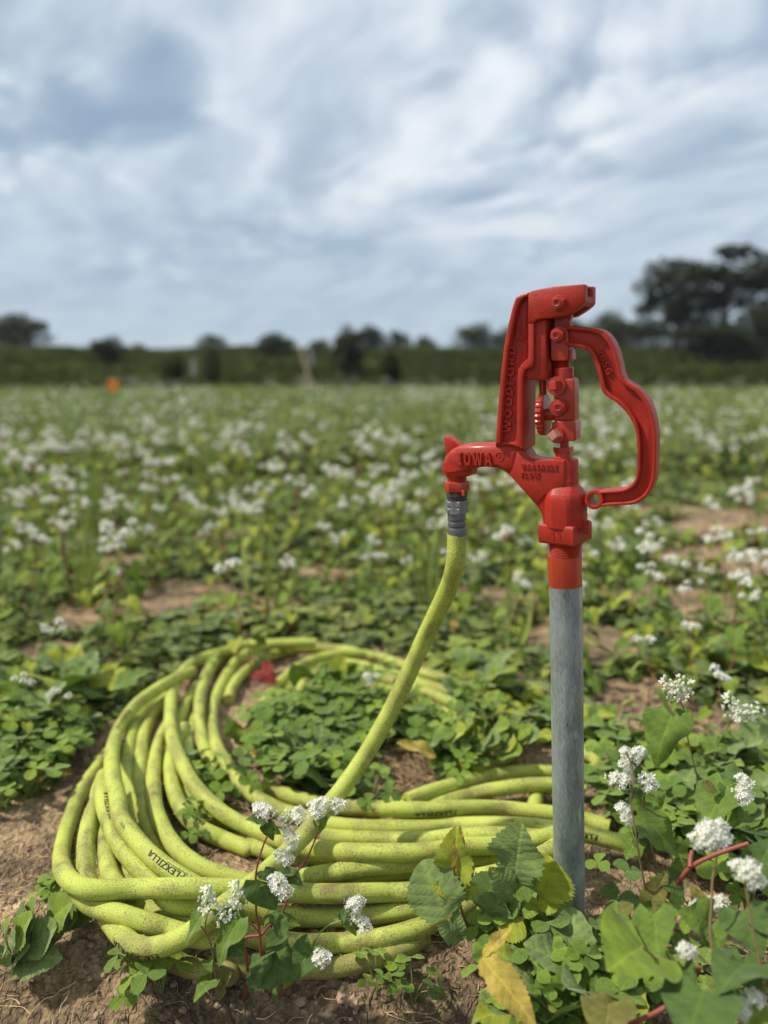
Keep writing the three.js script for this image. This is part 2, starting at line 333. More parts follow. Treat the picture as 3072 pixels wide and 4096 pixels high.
// hood: two cheeks, a bridge and an open slot at the end
{
  const out = [[682, 165], [690, 148], [704, 139], [760, 126], [860, 109], [1052, 93], [1060, 98], [1060, 205], [1050, 226], [1020, 252], [972, 284], [938, 304], [850, 320], [780, 327], [742, 334], [724, 352], [682, 352]];
  const front = slab(out, 9, 21, 2, 21, null, 4), back = slab(out, -21, -9, 2, 21, null, 4);
  const core = slab([[686, 166], [706, 144], [770, 130], [800, 126], [800, 318], [742, 330], [722, 346], [686, 346]], -10, 10, 0.5, 21);
  const roof = slab([[790, 124], [860, 113], [1040, 98], [1040, 112], [860, 127], [790, 138]], -10, 10, 0.3, 21);
  const bridge = slab([[1030, 172], [1058, 172], [1058, 204], [1048, 224], [1030, 236]], -10, 10, 0.5, 21);
  const hood = up('hood', boxUV(merge([front, back, core, roof, bridge])), M.red);
  nut(877, 215, 21, 8, 6.7, hood);
  nut(872, 432, 9.5, 9, 6.8);
}
// the linkage
{
  const clev = [[833, 436], ...curvePts([[834, 420], [846, 388], [890, 364], [934, 388], [950, 424]], 14), [950, 590], [930, 604], [852, 604], [834, 590]];
  up('clevis', boxUV(merge([slab(clev, 4, 10, 1.2, 10, null, 3), slab(clev, -10, -4, 1.2, 10, null, 3), slab([[836, 510], [948, 510], [948, 590], [930, 602], [852, 602], [836, 590]], -5, 5, 0.2, 10)])), M.redSmooth);
  up('link', boxUV(slab([[846, 240], [940, 240], [962, 300], [950, 345], [952, 400], [930, 470], [850, 470], [842, 380]], -3.8, 3.8, 0.8, 10)), M.redSmooth);
  const thr = []; for (let i = 0; i <= 6; i++) thr.push([6.3, 600 + i * 8], [5.7, 604 + i * 8]);
  up('thread', lathe([[8.0, 596], ...thr].reverse(), 916), M.redSmooth);
  up('barrel', lathe([[0, 648], [8.6, 648], [9.6, 654], [9.6, 760], [0, 761]].reverse(), 921), M.redSmooth);
  up('crosshead', boxUV(merge([slab([[852, 735], [870, 720], [985, 720], [992, 740], [992, 990], [985, 1004], [858, 1004], [850, 990]], -9, 9, 2.2, 9), new THREE.CylinderGeometry(9 * MM, 9.6 * MM, 7 * MM, 28).rotateX(Math.PI / 2).translate(...q2(876, 770, 10), 10 * MM), new THREE.CylinderGeometry(8 * MM, 9 * MM, 4 * MM, 28).rotateX(Math.PI / 2).translate(...q2(884, 912, 10), 10 * MM), slab([[985, 790], [1006, 790], [1010, 930], [985, 945]], -5, 5, 1, 0)])), M.redSmooth);
  nut(884, 912, 11, 6, 6.6);
  const sq = (x, y, z, tilt) => boxUV(new RoundedBoxGeometry(8.4 * MM, 8.4 * MM, 9 * MM, 3, 0.8 * MM).rotateZ(tilt).rotateY(-0.35).translate(...q2(x, y, z), z * MM));
  up('set_screw', sq(862, 766, 17, 0.1), M.redSmooth);
  up('set_screw', sq(862, 1098, 16, 0.65), phy({ color: lin(0.40, 0.20, 0.14), map: redMap, roughness: 0.7 })).userData.label = 'chipped set screw';
  up('slide_block', boxUV(merge([slab([[840, 1012], [868, 1000], [990, 1000], [1000, 1012], [1000, 1124], [986, 1136], [850, 1136], [838, 1124]], -10, 10, 1.6, 10), new THREE.CylinderGeometry(7.5 * MM, 8.8 * MM, 6 * MM, 28).rotateX(Math.PI / 2).translate(...q2(872, 1096, 12), 11 * MM)])), M.redSmooth);
  up('stem', lathe([[4.2, 1130], [4.2, 1180]].reverse(), 925), M.redSmooth);
  up('packing_nut', boxUV(merge([prism(918, 1172, 1210, 9.6, 6, 0.4, 0.8), lathe([[7.6, 1208], [7.9, 1212], [7.9, 1236], [9, 1240], [9, 1254]].reverse(), 918)])), M.redSmooth);
  up('stop_lug', boxUV(slab([[950, 528], [986, 528], [992, 590], [968, 606], [950, 600]], -7, 7, 1.2, 0, [circ(974, 548, 9, 14)])), M.redSmooth);
  up('guide', boxUV(slab([[800, 328], [848, 328], [848, 500], [832, 720], [800, 734]], -16, -7, 1, 16)), M.red);
  up('rod', lathe([[3.7, 728], [3.7, 850]].reverse(), 782), M.redSmooth);
  // knurled wheel seen nearly from its edge
  const teeth = []; for (let i = 0; i < 96; i++) { const a = i / 96 * Math.PI * 2, k = i % 4 < 2 ? 20.8 : 19.6; teeth.push(new THREE.Vector2(Math.cos(a) * k * MM, Math.sin(a) * k * MM)); }
  const wg = new THREE.ExtrudeGeometry(new THREE.Shape(teeth), { depth: 4 * MM, bevelEnabled: true, bevelThickness: 1 * MM, bevelSize: 0.9 * MM, bevelOffset: -0.9 * MM, bevelSegments: 2 });
  wg.rotateY(Math.PI / 2).translate(q2(798, 958)[0] - 3 * MM, q2(798, 958)[1], 2 * MM);
  const hub = new THREE.CylinderGeometry(6 * MM, 6 * MM, 16 * MM, 24).rotateZ(Math.PI / 2).translate(...q2(815, 958, 0), 2 * MM);
  up('adjusting_wheel', boxUV(toCreasedNormals(merge([wg, hub]), 0.5)), M.redSmooth);
}
// handle: a web between two rims, with a ringed end
const hOut = curvePts([[930, 372], [985, 370], [1060, 378], [1150, 391], [1212, 428], [1256, 500], [1288, 600], [1308, 690], [1336, 735], [1400, 776], [1450, 822], [1490, 890], [1514, 960], [1530, 1050], [1535, 1200], [1531, 1330], [1518, 1415], [1482, 1488], [1424, 1538], [1350, 1560], [1250, 1562], [1170, 1572]], 90);
const hIn = curvePts([[930, 500], [985, 513], [1040, 520], [1088, 548], [1122, 612], [1150, 700], [1170, 790], [1196, 832], [1258, 874], [1310, 920], [1360, 982], [1394, 1060], [1406, 1150], [1408, 1270], [1405, 1345], [1390, 1395], [1352, 1438], [1290, 1460], [1200, 1466], [1150, 1468]], 90);
{
  const mix = (a, b, t) => a.map((p, i) => [lerp(p[0], b[i][0], t), lerp(p[1], b[i][1], t)]);
  const cxy = [1122, 1524];
  const web = slab([...mix(hOut, hIn, 0.06), ...mix(hIn, hOut, 0.06).reverse()], -6.5, 6.5, 0.8, 10, [], 2);
  const r1 = slab([...hOut, ...mix(hOut, hIn, 0.20).reverse()], -11, 11, 1.6, 10, null, 4), r2 = slab([...hIn, ...mix(hIn, hOut, 0.20).reverse()].reverse(), -11, 11, 1.6, 10, null, 4);
  const ring = slab(circ(cxy[0], cxy[1], 66, 40), -11, 11, 1.8, 10, [circ(cxy[0], cxy[1], 37, 32, true)], 4);
  up('handle', boxUV(merge([web, r1, r2, ring])), M.red);
}
// raised lettering
const font = await new FontLoader().loadAsync('fonts/droid/droid_sans_bold.typeface.json');
const fontR = await new FontLoader().loadAsync('fonts/droid/droid_sans_regular.typeface.json').catch(() => font);
function letters(text, x, y, zmm, hpx, wpx, turn, parent, rise = 1.1, f = font, spread = 1) {
  // text whose middle stands at (x, y) of the tracing, hpx tall, wpx long, turned anticlockwise
  const list = []; let cx = 0;
  for (const ch of text) {
    const g = new TextGeometry(ch, { font: f, size: 1, depth: 0.16, curveSegments: 4, bevelEnabled: true, bevelThickness: 0.05, bevelSize: 0.03, bevelSegments: 2 });
    g.computeBoundingBox(); const bb = g.boundingBox;
    g.translate(cx - bb.min.x, 0, 0); cx += (bb.max.x - bb.min.x) + 0.22 * spread; list.push(g);
  }
  const g = merge(list); g.computeBoundingBox(); const b = g.boundingBox;
  g.translate(-(b.min.x + b.max.x) / 2, -(b.min.y + b.max.y) / 2, 0);
  g.scale(wpx * SX / (b.max.x - b.min.x), hpx * SYH / (b.max.y - b.min.y), rise * MM / 0.2);
  g.rotateZ(turn); g.translate(...q2(x, y, zmm), (zmm - 0.3) * MM);
  return up('lettering', boxUV(g), M.red, parent);
}
const hydFrame = hydrant.children.find(c => c.name === 'frame'), hydHandle = hydrant.children.find(c => c.name === 'handle'), hydCollar = hydrant.children.find(c => c.name === 'collar');
letters('WOODFORD', 566, 797, 13, 52, 548, Math.PI / 2 - 0.095, hydFrame, 3.2);
letters('IOWA', 334, 1254, 14.5, 96, 240, 0.0, hydFrame, 2.2, font, 1.2);
letters('VARIABLE', 758, 1307, 14.2, 38, 236, 0, hydFrame, 1.5, font, 1.6);
letters('FLOW', 699, 1360, 14.2, 36, 122, 0, hydFrame, 1.5, font, 1.6);
letters('205G', 1197, 609, 6.5, 42, 160, -1.17, hydHandle, 2.4);
{ // the circled R beside the second word, and the raised date plate
  const ring = new THREE.TorusGeometry(27 * SX, 0.55 * MM, 8, 28).translate(...q2(496, 1236, 14.5), 14.6 * MM);
  up('lettering', boxUV(ring), M.red, hydFrame);
  letters('R', 496, 1236, 14.5, 30, 22, 0, hydFrame, 0.8);
  up('date_plate', boxUV(slab([[608, 332], [668, 332], [662, 466], [598, 466]], 12, 14.2, 0.5, 14)), M.red, hydFrame);
  letters('21229', 634, 398, 14.2, 34, 118, Math.PI / 2 - 0.06, hydFrame, 1.3);
  const face = new THREE.Group();
  const g = new TextGeometry('11', { font: fontR, size: 9 * MM, depth: 0.9 * MM, curveSegments: 3, bevelEnabled: false });
  g.computeBoundingBox(); g.translate(-g.boundingBox.max.x / 2, 0, 18.9 * MM).rotateY(THREE.MathUtils.degToRad(-13)).translate(...q2(928, 1768, 0), 0);
  up('lettering', boxUV(flat(g)), M.red, hydCollar);
}
hydrant.updateMatrixWorld(true);
const spoutAt = y => V3(...q2(212, y, 0), 0).applyMatrix4(turnY).applyMatrix4(hydrant.matrixWorld);
// ------------------------------------------------------------------ the garden hose
const HR = 0.0106;
const STRANDS = []; // lowest first; places read off the photograph, heights found by piling the strands on each other
const strand = (name, parts, o = {}) => STRANDS.push({ name, o, pts: parts.flatMap(([t, ...xy]) => { const r = []; for (let i = 0; i < xy.length; i += 2) r.push(px(t, xy[i], xy[i + 1])); return r; }) });
strand('mud', [['C', 880, 1295, 960, 1318, 1200, 1400, 1500, 1450], ['D', 0, 1360, 300, 1395, 700, 1400, 1000, 1375, 1300, 1300, 1500, 1220, 1659, 1130]], { sink: 0.005, mud: 1 });
strand('i1', [['A', 1240, 500, 1130, 660, 1070, 850, 1060, 1000, 1090, 1180]]);
strand('i2', [['A', 1230, 740, 1180, 850, 1140, 1000, 1160, 1180, 1230, 1330]]);
strand('i3', [['A', 1085, 1230, 1120, 1380, 1250, 1530], ['C', 1380, 150, 1500, 190, 1600, 215]]);
strand('i4', [['C', 420, 700, 500, 830, 640, 890, 760, 960]]);
strand('i5', [['C', 590, 650, 680, 800, 800, 890, 930, 970, 1120, 1060, 1260, 1150]]);
strand('v3', [['C', 425, 300, 490, 430, 560, 520, 640, 640, 760, 760]]);
strand('v2', [['C', 410, 60, 440, 220, 455, 350, 475, 500, 510, 640, 600, 780]]);
strand('v1', [['A', 450, 1250, 400, 1400], ['C', 400, 0, 360, 90, 325, 200, 300, 350, 297, 500, 305, 640, 360, 760]]);
strand('b5', [['B', 700, 560, 820, 545, 960, 560, 1100, 600, 1250, 640, 1400, 680, 1659, 745, 1850, 820, 2050, 960, 2150, 1100]]);
strand('b4', [['B', 640, 640, 720, 500, 880, 450, 1090, 470, 1250, 520, 1400, 555, 1560, 610, 1659, 660, 1900, 770, 2050, 860]]);
strand('b3', [['B', 600, 600, 680, 460, 820, 385, 1000, 380, 1200, 410, 1400, 470, 1659, 560, 1900, 650, 2080, 730]]);
strand('b2', [['B', 520, 560, 620, 430, 760, 350, 920, 320, 1100, 330, 1300, 385, 1500, 440, 1659, 490, 1950, 590, 2150, 690]]);
strand('e4', [['E', 905, 720, 915, 640, 925, 560, 930, 500]]);
strand('e3', [['E', 420, 400, 500, 340, 620, 290, 720, 235, 800, 140, 850, 60, 840, -40, 760, -110]]);
strand('x3', [['D', 1400, 690, 1560, 655, 1659, 635], ['E', 100, 1190, 300, 1140, 560, 1075, 850, 1010, 1130, 930]]);
strand('x2', [['D', 820, 700, 950, 665, 1300, 608, 1659, 565], ['E', 150, 1135, 420, 1090, 700, 1045, 1000, 985, 1160, 960]]);
strand('x1', [['D', 480, 690, 620, 655, 900, 600, 1200, 558, 1500, 530, 1659, 520], ['E', 200, 1120, 500, 1088, 800, 1055, 1080, 1020, 1180, 1000]]);
strand('u4', [['D', 800, 300, 1000, 320, 1300, 330, 1659, 330], ['E', 300, 920, 600, 915, 900, 935, 1090, 950, 1200, 960]]);
strand('f16', [['B', 30, 620, 50, 540, 120, 430, 220, 350, 330, 282, 480, 225, 650, 195, 800, 190, 950, 205, 1100, 225]]);
strand('v6', [['A', 1040, 560, 880, 625, 765, 720, 695, 850, 655, 1000, 645, 1150, 655, 1300, 690, 1430, 745, 1580], ['C', 700, 40, 760, 180, 830, 290, 940, 420]]);
strand('v7', [['A', 1010, 560, 930, 640, 850, 740, 790, 880, 760, 1050, 750, 1200, 760, 1350, 785, 1480], ['C', 772, 40, 812, 180, 872, 310, 960, 440, 1060, 530]]);
strand('v10', [['A', 1120, 850, 1040, 980, 1005, 1130, 1008, 1280, 1042, 1420, 1090, 1520], ['C', 1160, 165, 1260, 240, 1400, 310, 1550, 370, 1659, 405], ['D', 200, 385, 400, 435, 560, 462, 700, 470, 900, 470]]);
strand('v8', [['A', 1010, 780, 945, 890, 895, 1020, 870, 1150, 855, 1300, 865, 1450], ['C', 870, 50, 912, 180, 985, 320, 1085, 440, 1210, 535, 1360, 605, 1500, 650, 1640, 690], ['D', 320, 720]]);
strand('v4', [['A', 440, 1310, 440, 1400], ['C', 455, 60, 490, 170, 540, 300, 612, 420, 720, 540, 810, 640, 900, 740, 1000, 845, 1200, 890, 1400, 890], ['D', 0, 905, 200, 930, 400, 955, 600, 968, 900, 972, 1300, 945, 1590, 890], ['E', 50, 1480, 250, 1390, 450, 1330]]);
strand('s2', [['C', 250, 760, 285, 820, 340, 868, 450, 912, 600, 955, 800, 1018, 1000, 1080, 1150, 1120, 1300, 1140], ['D', 50, 1090, 150, 1105, 300, 1150, 600, 1192, 900, 1190, 1200, 1165, 1450, 1110, 1659, 1045], ['E', 100, 1620, 260, 1545, 450, 1450, 640, 1340, 800, 1260]], { lift: [0, 6, 0.018] });
strand('u2', [['D', 1400, 0], ['E', -100, 730, 100, 665, 250, 620, 450, 562, 650, 525, 850, 500, 1075, 495, 1200, 505, 1330, 545]]);
strand('u1', [['E', -150, 630, 0, 570, 200, 508, 400, 455, 650, 405, 900, 385, 1075, 385, 1330, 390, 1420, 365, 1440, 310, 1390, 262, 1280, 225, 1140, 190]]);
strand('f17', [['B', 300, 680, 380, 572, 480, 455, 600, 355, 750, 285, 950, 243, 1150, 245, 1350, 290, 1500, 345, 1659, 398, 1850, 450, 2080, 545, 2250, 660]]);
strand('f14', [['A', 1500, 1380, 1400, 1200, 1340, 1130, 1285, 1030, 1250, 900, 1237, 740, 1250, 580, 1290, 430, 1380, 305, 1500, 212, 1640, 162], ['B', 300, 150, 420, 165, 560, 200]]);
strand('f15', [['B', 750, 150, 600, 148, 400, 158, 230, 212, 100, 295], ['A', 1460, 430, 1390, 560, 1352, 720, 1352, 880, 1390, 1020, 1460, 1150, 1550, 1280, 1659, 1385], ['B', 250, 1425, 420, 1515, 600, 1582, 750, 1622], ['D', 750, 175, 1000, 218, 1300, 232, 1659, 228], ['E', 300, 832, 600, 828, 850, 838, 1075, 865, 1330, 905, 1500, 945, 1659, 985, 1800, 1040]]);
strand('d1', [['B', 330, 1330, 470, 1395, 650, 1450, 900, 1500, 1200, 1520, 1659, 1532], ['E', 300, 688, 600, 690, 850, 713, 1075, 738, 1330, 790, 1450, 820, 1540, 845]]);
strand('v9', [['A', 1520, 205, 1390, 236, 1270, 272, 1150, 338, 1062, 440, 1012, 560, 1000, 700, 1002, 850, 1032, 1000, 1090, 1130, 1160, 1275, 1260, 1405, 1368, 1505], ['D', 0, 122, 200, 225, 400, 305, 560, 365, 700, 398, 900, 425, 1200, 437, 1659, 430], ['E', 300, 1010, 600, 1000, 850, 965, 1075, 915, 1200, 880]]);
strand('v5', [['A', 1180, 385, 1050, 438, 960, 488, 850, 556, 740, 640, 640, 755, 560, 890, 522, 1020, 512, 1150, 530, 1300, 562, 1440], ['C', 580, 130, 652, 250, 745, 362, 860, 480, 980, 575, 1090, 645, 1240, 735]]);
strand('s0', [['A', 560, 1000, 440, 1110, 400, 1170, 320, 1290, 235, 1430], ['C', 225, 0, 190, 100, 150, 210, 112, 350, 94, 480, 110, 590, 180, 680, 300, 735, 450, 745, 700, 737, 1000, 730, 1300, 732], ['D', 150, 745, 350, 760, 600, 770, 900, 776, 1200, 770, 1659, 748], ['E', 300, 1290, 500, 1255, 700, 1205, 900, 1120, 1010, 1060, 1090, 1010, 1190, 950]], { dive: 0.06 });
STRANDS[STRANDS.length - 1].k = 4;

const coilSamples = [];
function spline2(pts, n) { const c = new THREE.CatmullRomCurve3(pts.map(p => V3(p[0], p[1], p[2] || 0)), false, 'centripetal'); return c.getSpacedPoints(n); }
function pile(s) {
  const q = s.q || spline2(s.pts, 130), n = q.length - 1, h = q.map(() => 0.01), fixed = q.map(p => p.z);
  let P = [];
  for (let it = 0; it < 7; it++) {
    P = q.map((p, i) => atHeight(p.x, p.y, h[i]));
    const need = P.map((p, i) => {
      let m = groundY(p.x, p.z) + HR * 0.9 - (s.o.sink || (q[i].z < -0.5 ? 0.006 : 0));
      if (s.o.free) m = Math.max(m, p.free || 0);
      if (i < n * (s.o.dive || 0)) return m;
      for (const o of coilSamples) { if (q[i].z < -0.5 && o.n === 's2') continue; if (s.only && !s.only(o)) continue; const dx = o.x - p.x, dz = o.z - p.z, d2 = dx * dx + dz * dz; if (d2 < 0.00037) m = Math.max(m, o.y + Math.sqrt(0.00037 - d2) * (s.press || 0.85)); }
      return Math.min(m, 0.1);
    });
    if (s.o.lift) for (let i = 0; i < n * 0.13; i++) need[i] = Math.max(need[i], groundY(P[i].x, P[i].z) + HR + s.o.lift[2] * 1.5);
    if (s.explicit) for (let i = 0; i <= n; i++) if (q[i].z > -0.5) need[i] = Math.max(need[i], q[i].z);
    const a = [0]; for (let i = 1; i <= n; i++) a.push(a[i - 1] + P[i].distanceTo(P[i - 1]));
    for (let i = 0; i <= n; i++) { let m = -1; for (let j = 0; j <= n; j++) { const d = a[i] - a[j]; m = Math.max(m, need[j] - (s.k || 1.5) * d * d); } h[i] = it < 3 ? m : lerp(h[i], m, 0.6); }
    for (let k = 0; k < 3; k++) for (let i = 1; i < n; i++) h[i] = (h[i - 1] + 2 * h[i] + h[i + 1]) / 4;
  }
  P = q.map((p, i) => atHeight(p.x, p.y, h[i]));
  s.P = P;
  P.forEach((p, i) => { p.n = s.name; p.tail = q[i].z < -0.5; coilSamples.push(p); });
}
for (const s of STRANDS) pile(s);
{ // the run that hangs from the spout and slips under the pile at the front
  const top = spoutAt(1752), top2 = spoutAt(1800), P = [top, top2];
  const img = [[1823, 2240, 0.405], [1797, 2345, 0.368], [1745, 2455, 0.328], [1690, 2572, 0.285], [1594, 2780, 0.215], [1513, 2934, 0.165], [1426, 3075, 0.122], [1355, 3172, 0.098], [...px('D', 805, 105), 0.082], [...px('D', 660, 290), 0.074], [...px('D', 500, 452), 0.072], [...px('D', 330, 608), 0.072], [...px('D', 150, 765), 0.07], [...px('C', 1452, 870), 0.064], [...px('C', 1300, 1005), 0.054], [...px('C', 1150, 1115), 0.040], [...px('C', 960, 1207), 0.024], [...px('C', 800, 1236), 0.012], [...px('C', 680, 1200), -99], [...px('C', 580, 1110), -99], [...px('C', 500, 1010), -99], [...px('C', 440, 925), -99]];
  const hang = img.filter(p => p[2] > 0.1), low = img.filter(p => p[2] <= 0.1), q = [];
  for (const [u, v, h] of hang) P.push(atHeight(u, v, h));
  for (let k = 0; k < low.length - 1; k++) for (let j = 0; j < 9; j++) { const t = j / 9, a = low[k], b = low[k + 1]; q.push(V3(lerp(a[0], b[0], t), lerp(a[1], b[1], t), b[2] < -1 ? -1 : lerp(a[2], b[2], t))); }
  const sm = spline2(low, q.length - 1); for (let k = 0; k < q.length; k++) { sm[k].z = 0; }
  const rs = { name: 'riser', o: {}, q: q.map((p, k) => V3(p.x, p.y, p.z)), explicit: true, k: 5, press: 0.75 };
  pile(rs);
  const two = STRANDS.find(t => t.name === 's2'), below = new Set(STRANDS.slice(0, STRANDS.indexOf(two)).map(t => t.name)); // this loop lies on the tail of the run, and under the run itself
  const forget = n => { for (let k = coilSamples.length - 1; k >= 0; k--) if (coilSamples[k].n === n) coilSamples.splice(k, 1); };
  forget('s2'); two.only = o => below.has(o.n) || (o.n === 'riser' && o.tail); two.k = 6; two.press = 0.7; two.o.lift = null; pile(two);
  forget('riser'); pile(rs);
  P.push(...rs.P.filter((_, k) => k % 3 === 0));
  STRANDS.push({ name: 'riser', o: {}, P });
}
const hosePos = STRANDS.find(s => s.name === 'd1').P[60];
const hose = thing('garden_hose', 'yellow-green garden hose lying in a loose coil and hanging from the red spout', 'hose', V3(0, 0, 0));
{
  const map = dataTex(2048, 256, (u, v, c) => {
    const X = u * 0.84, Y = v * 0.0666; // metres
    const row = Math.floor(v * 26), wx = Math.sin((X / 0.0050 + (row % 2) * 0.5) * Math.PI * 2), wy = Math.sin(v * 26 * Math.PI * 2);
    const weave = wx * 0.5 + wy * 0.5;
    const a = tfbm(u, v, 16, 2, 1.5, 4), b = tfbm(u, v, 60, 6, 4.5, 4), d = tfbm(u, v, 420, 36, 8.2, 2), long = tfbm(u, v, 12, 5, 19.2, 4);
    const dots = smooth(0.05, 0.4, d + b * 0.5 - weave * 0.13);
    const k = 1 + weave * 0.035 + b * 0.10;
    let dirt = clamp(0.05 + smooth(-0.15, 0.6, a * 0.9 + long * 0.9 + b * 0.3 + d * 0.5) * 0.7 + dots * 0.42);
    const scuff = smooth(0.26, 0.42, tfbm(u, v, 22, 5, 13.7, 5)) * smooth(-0.2, 0.3, d + b);
    dirt = clamp(dirt + scuff * 0.55);
    c[0] = lerp(195 * k, 122, dirt * 0.75); c[1] = lerp(207 * k, 115, dirt * 0.75); c[2] = lerp(86 * k, 66, dirt * 0.75);
  }, true);
  const bump = dataTex(1024, 256, (u, v, c) => { const row = Math.floor(v * 26), X = u * 0.42; const wx = Math.sin((X / 0.0050 + (row % 2) * 0.5) * Math.PI * 2), wy = Math.sin(v * 26 * Math.PI * 2); c[0] = c[1] = c[2] = 128 + wx * wy * 60 + tfbm(u, v, 50, 8, 2.2, 3) * 70; });
  map.repeat.set(1 / 0.84, 1); bump.repeat.set(1 / 0.42, 1);
  const mat = std({ map, bumpMap: bump, bumpScale: 0.0003, roughness: 0.74, color: lin(0.76, 0.76, 0.74), vertexColors: true });
  const rr = rng(77), geos = [];
  for (const s of STRANDS) {
    const g = tube(s.P, t => HR * (1 + 0.012 * Math.sin(t * 70)), Math.max(60, Math.round(s.P.length * 2)), 22, true, rr() * 5);
    const p = g.attributes.position, col = new Float32Array(p.count * 3), base = s.o.mud ? 1 : s.name[0] === 'i' ? 0.15 : 0;
    for (let i = 0; i < p.count; i++) { const X = p.getX(i), Y = p.getY(i), Z = p.getZ(i), sm = smooth(-0.06, 0.36, fbm(X * 9 + Y * 5, Z * 9 + Y * 7, 3, 4, 0.6)) * smooth(-0.25, 0.3, fbm(X * 60, Z * 60 + Y * 50, 9, 3)) * 0.85; const m = Math.max(sm, base * clamp(0.62 + 0.9 * fbm(X * 40, Z * 40, Y * 60, 3))); col[3 * i] = lerp(1, 0.52, m); col[3 * i + 1] = lerp(1, 0.38, m); col[3 * i + 2] = lerp(1, 0.72, m); }
    g.setAttribute('color', new THREE.BufferAttribute(col, 3));
    s.curve = new THREE.CatmullRomCurve3(s.P, false, 'centripetal');
    geos.push(g);
  }
  mesh('tube', merge(geos), mat, hose);
  // printed words, wrapped on the tube
  const inkTex = (text, w, italic) => {
    const c = document.createElement('canvas'); c.width = w; c.height = 96; const x = c.getContext('2d');
    x.fillStyle = '#000'; x.clearRect(0, 0, w, 96);
    x.font = `${italic ? 'bold ' : ''}${italic ? 84 : 64}px sans-serif`; x.textAlign = 'center'; x.textBaseline = 'middle';
    const m = x.measureText(text).width; x.save(); x.translate(w / 2, 48); x.scale((w - 16) / m, 1); x.fillText(text, 0, 2); x.restore();
    if (italic) x.fillRect(6, 88, w * 0.5, 6);
    const t = new THREE.CanvasTexture(c); t.colorSpace = THREE.SRGBColorSpace; return t;
  };
  const ink = t => std({ alphaMap: null, map: t, transparent: true, alphaTest: 0.4, roughness: 0.7, color: lin(1, 1, 1) });
  const mats = { FLEXZILLA: ink(inkTex('FLEXZILLA', 512, true)), '0225': ink(inkTex('0225', 160, false)), A: ink(inkTex('A', 64, false)) };
  for (const m of Object.values(mats)) m.color = lin(0.03, 0.04, 0.02);
  const proj = p => { const d = p.clone().sub(camera.position), y = d.y * cp - d.z * sp, z = d.y * sp + d.z * cp; return [CX + FPX * d.x / -z, CY - FPX * y / -z]; };
  function print(name, text, tile, x, y, len, flip, phi, tall = 0.0105) {
    const s = STRANDS.find(q => q.name === name), [u, v] = px(tile, x, y), L = s.curve.getLength();
    let best = 0, bd = 1e9; for (let i = 0; i <= 400; i++) { const w = proj(s.curve.getPointAt(i / 400)), d = Math.hypot(w[0] - u, w[1] - v); if (d < bd) { bd = d; best = i / 400; } }
    const a = proj(s.curve.getPointAt(clamp(best - 0.01))), b = proj(s.curve.getPointAt(clamp(best + 0.01))); // reading direction: to the left in the picture when flipped
    const dir = (b[0] - a[0] >= 0 ? 1 : -1) * (flip ? -1 : 1), NU = 24, NV = 6, pos = [], nor = [], uv = [], idx = [];
    for (let i = 0; i <= NU; i++) {
      const t = clamp(best + dir * (i / NU - 0.5) * len / L), p = s.curve.getPointAt(t), T = s.curve.getTangentAt(t).multiplyScalar(dir);
      const N = camera.position.clone().sub(p); N.addScaledVector(T, -N.dot(T)).normalize(); const U = V3(0, 0, 0).crossVectors(N, T).normalize();
      for (let j = 0; j <= NV; j++) {
        const f = (flip ? -phi : phi) + (j / NV - 0.5) * tall / HR, n = V3(0, 0, 0).addScaledVector(N, Math.cos(f)).addScaledVector(U, Math.sin(f)), R = HR * 1.012 + 0.00025;
        pos.push(p.x + n.x * R, p.y + n.y * R, p.z + n.z * R); nor.push(n.x, n.y, n.z); uv.push(i / NU, j / NV);
      }
    }
    for (let i = 0; i < NU; i++) for (let j = 0; j < NV; j++) { const q = i * (NV + 1) + j; idx.push(q, q + NV + 1, q + 1, q + 1, q + NV + 1, q + NV + 2); }
    const g = new THREE.BufferGeometry(); g.setAttribute('position', new THREE.Float32BufferAttribute(pos, 3)); g.setAttribute('normal', new THREE.Float32BufferAttribute(nor, 3)); g.setAttribute('uv', new THREE.Float32BufferAttribute(uv, 2)); g.setIndex(idx);
    mesh('lettering', g, mats[text], hose);
  }
  print('d1', 'FLEXZILLA', 'E', 80, 690, 0.056, true, -0.62, 0.0085); print('d1', '0225', 'B', 1200, 1520, 0.008, true, -0.15, 0.005); print('d1', 'A', 'B', 1412, 1528, 0.0035, true, -0.3, 0.005);
  print('f15', '0225', 'E', 720, 832, 0.010, true, 0.5, 0.005); print('f15', 'A', 'E', 928, 845, 0.0035, true, 0.45, 0.005); print('f15', 'FLEXZILLA', 'E', 1240, 890, 0.056, true, -0.2, 0.0085);
  print('v5', 'FLEXZILLA', 'C', 985, 575, 0.058, true, 0.1, 0.0105); print('v5', '0225', 'C', 655, 240, 0.012, true, -0.2, 0.006);
  print('v5', 'FLEXZILLA', 'A', 600, 830, 0.052, true, 0.2, 0.0085); print('v4', 'FLEXZILLA', 'C', 492, 90, 0.056, true, 0.35, 0.009);
  print('v10', 'FLEXZILLA', 'C', 1180, 150, 0.05, true, 0.55, 0.007); print('riser', 'FLEXZILLA', 'C', 740, 1245, 0.056, true, -0.95, 0.008);
  // metal end: dark washer, ribbed nut, crimped ferrule
  const H = g => g.applyMatrix4(turnY).applyMatrix4(hydrant.matrixWorld);
  mesh('washer', H(lathe([[10.6, 1470], [11.4, 1474], [11.4, 1500], [10.7, 1504], [10.5, 1526], [8, 1527]].reverse(), 212)), M.rubber, hose);
  const drip = H(boxUV(new RoundedBoxGeometry(3.2 * MM, 6 * MM, 1.6 * MM, 2, 0.7 * MM).translate(qx(232, 11.4), qy(1490), 11.3 * MM)));
  mesh('paint_drip', drip, M.redDip, hose);
  const c1 = prism(212, 1526, 1566, 13.3, 6, 0.1, 1.6), c2 = prism(212, 1570, 1608, 13.2, 6, 0.1, 1.6), core = lathe([[12, 1526], [11.6, 1568], [12, 1608]].reverse(), 212);
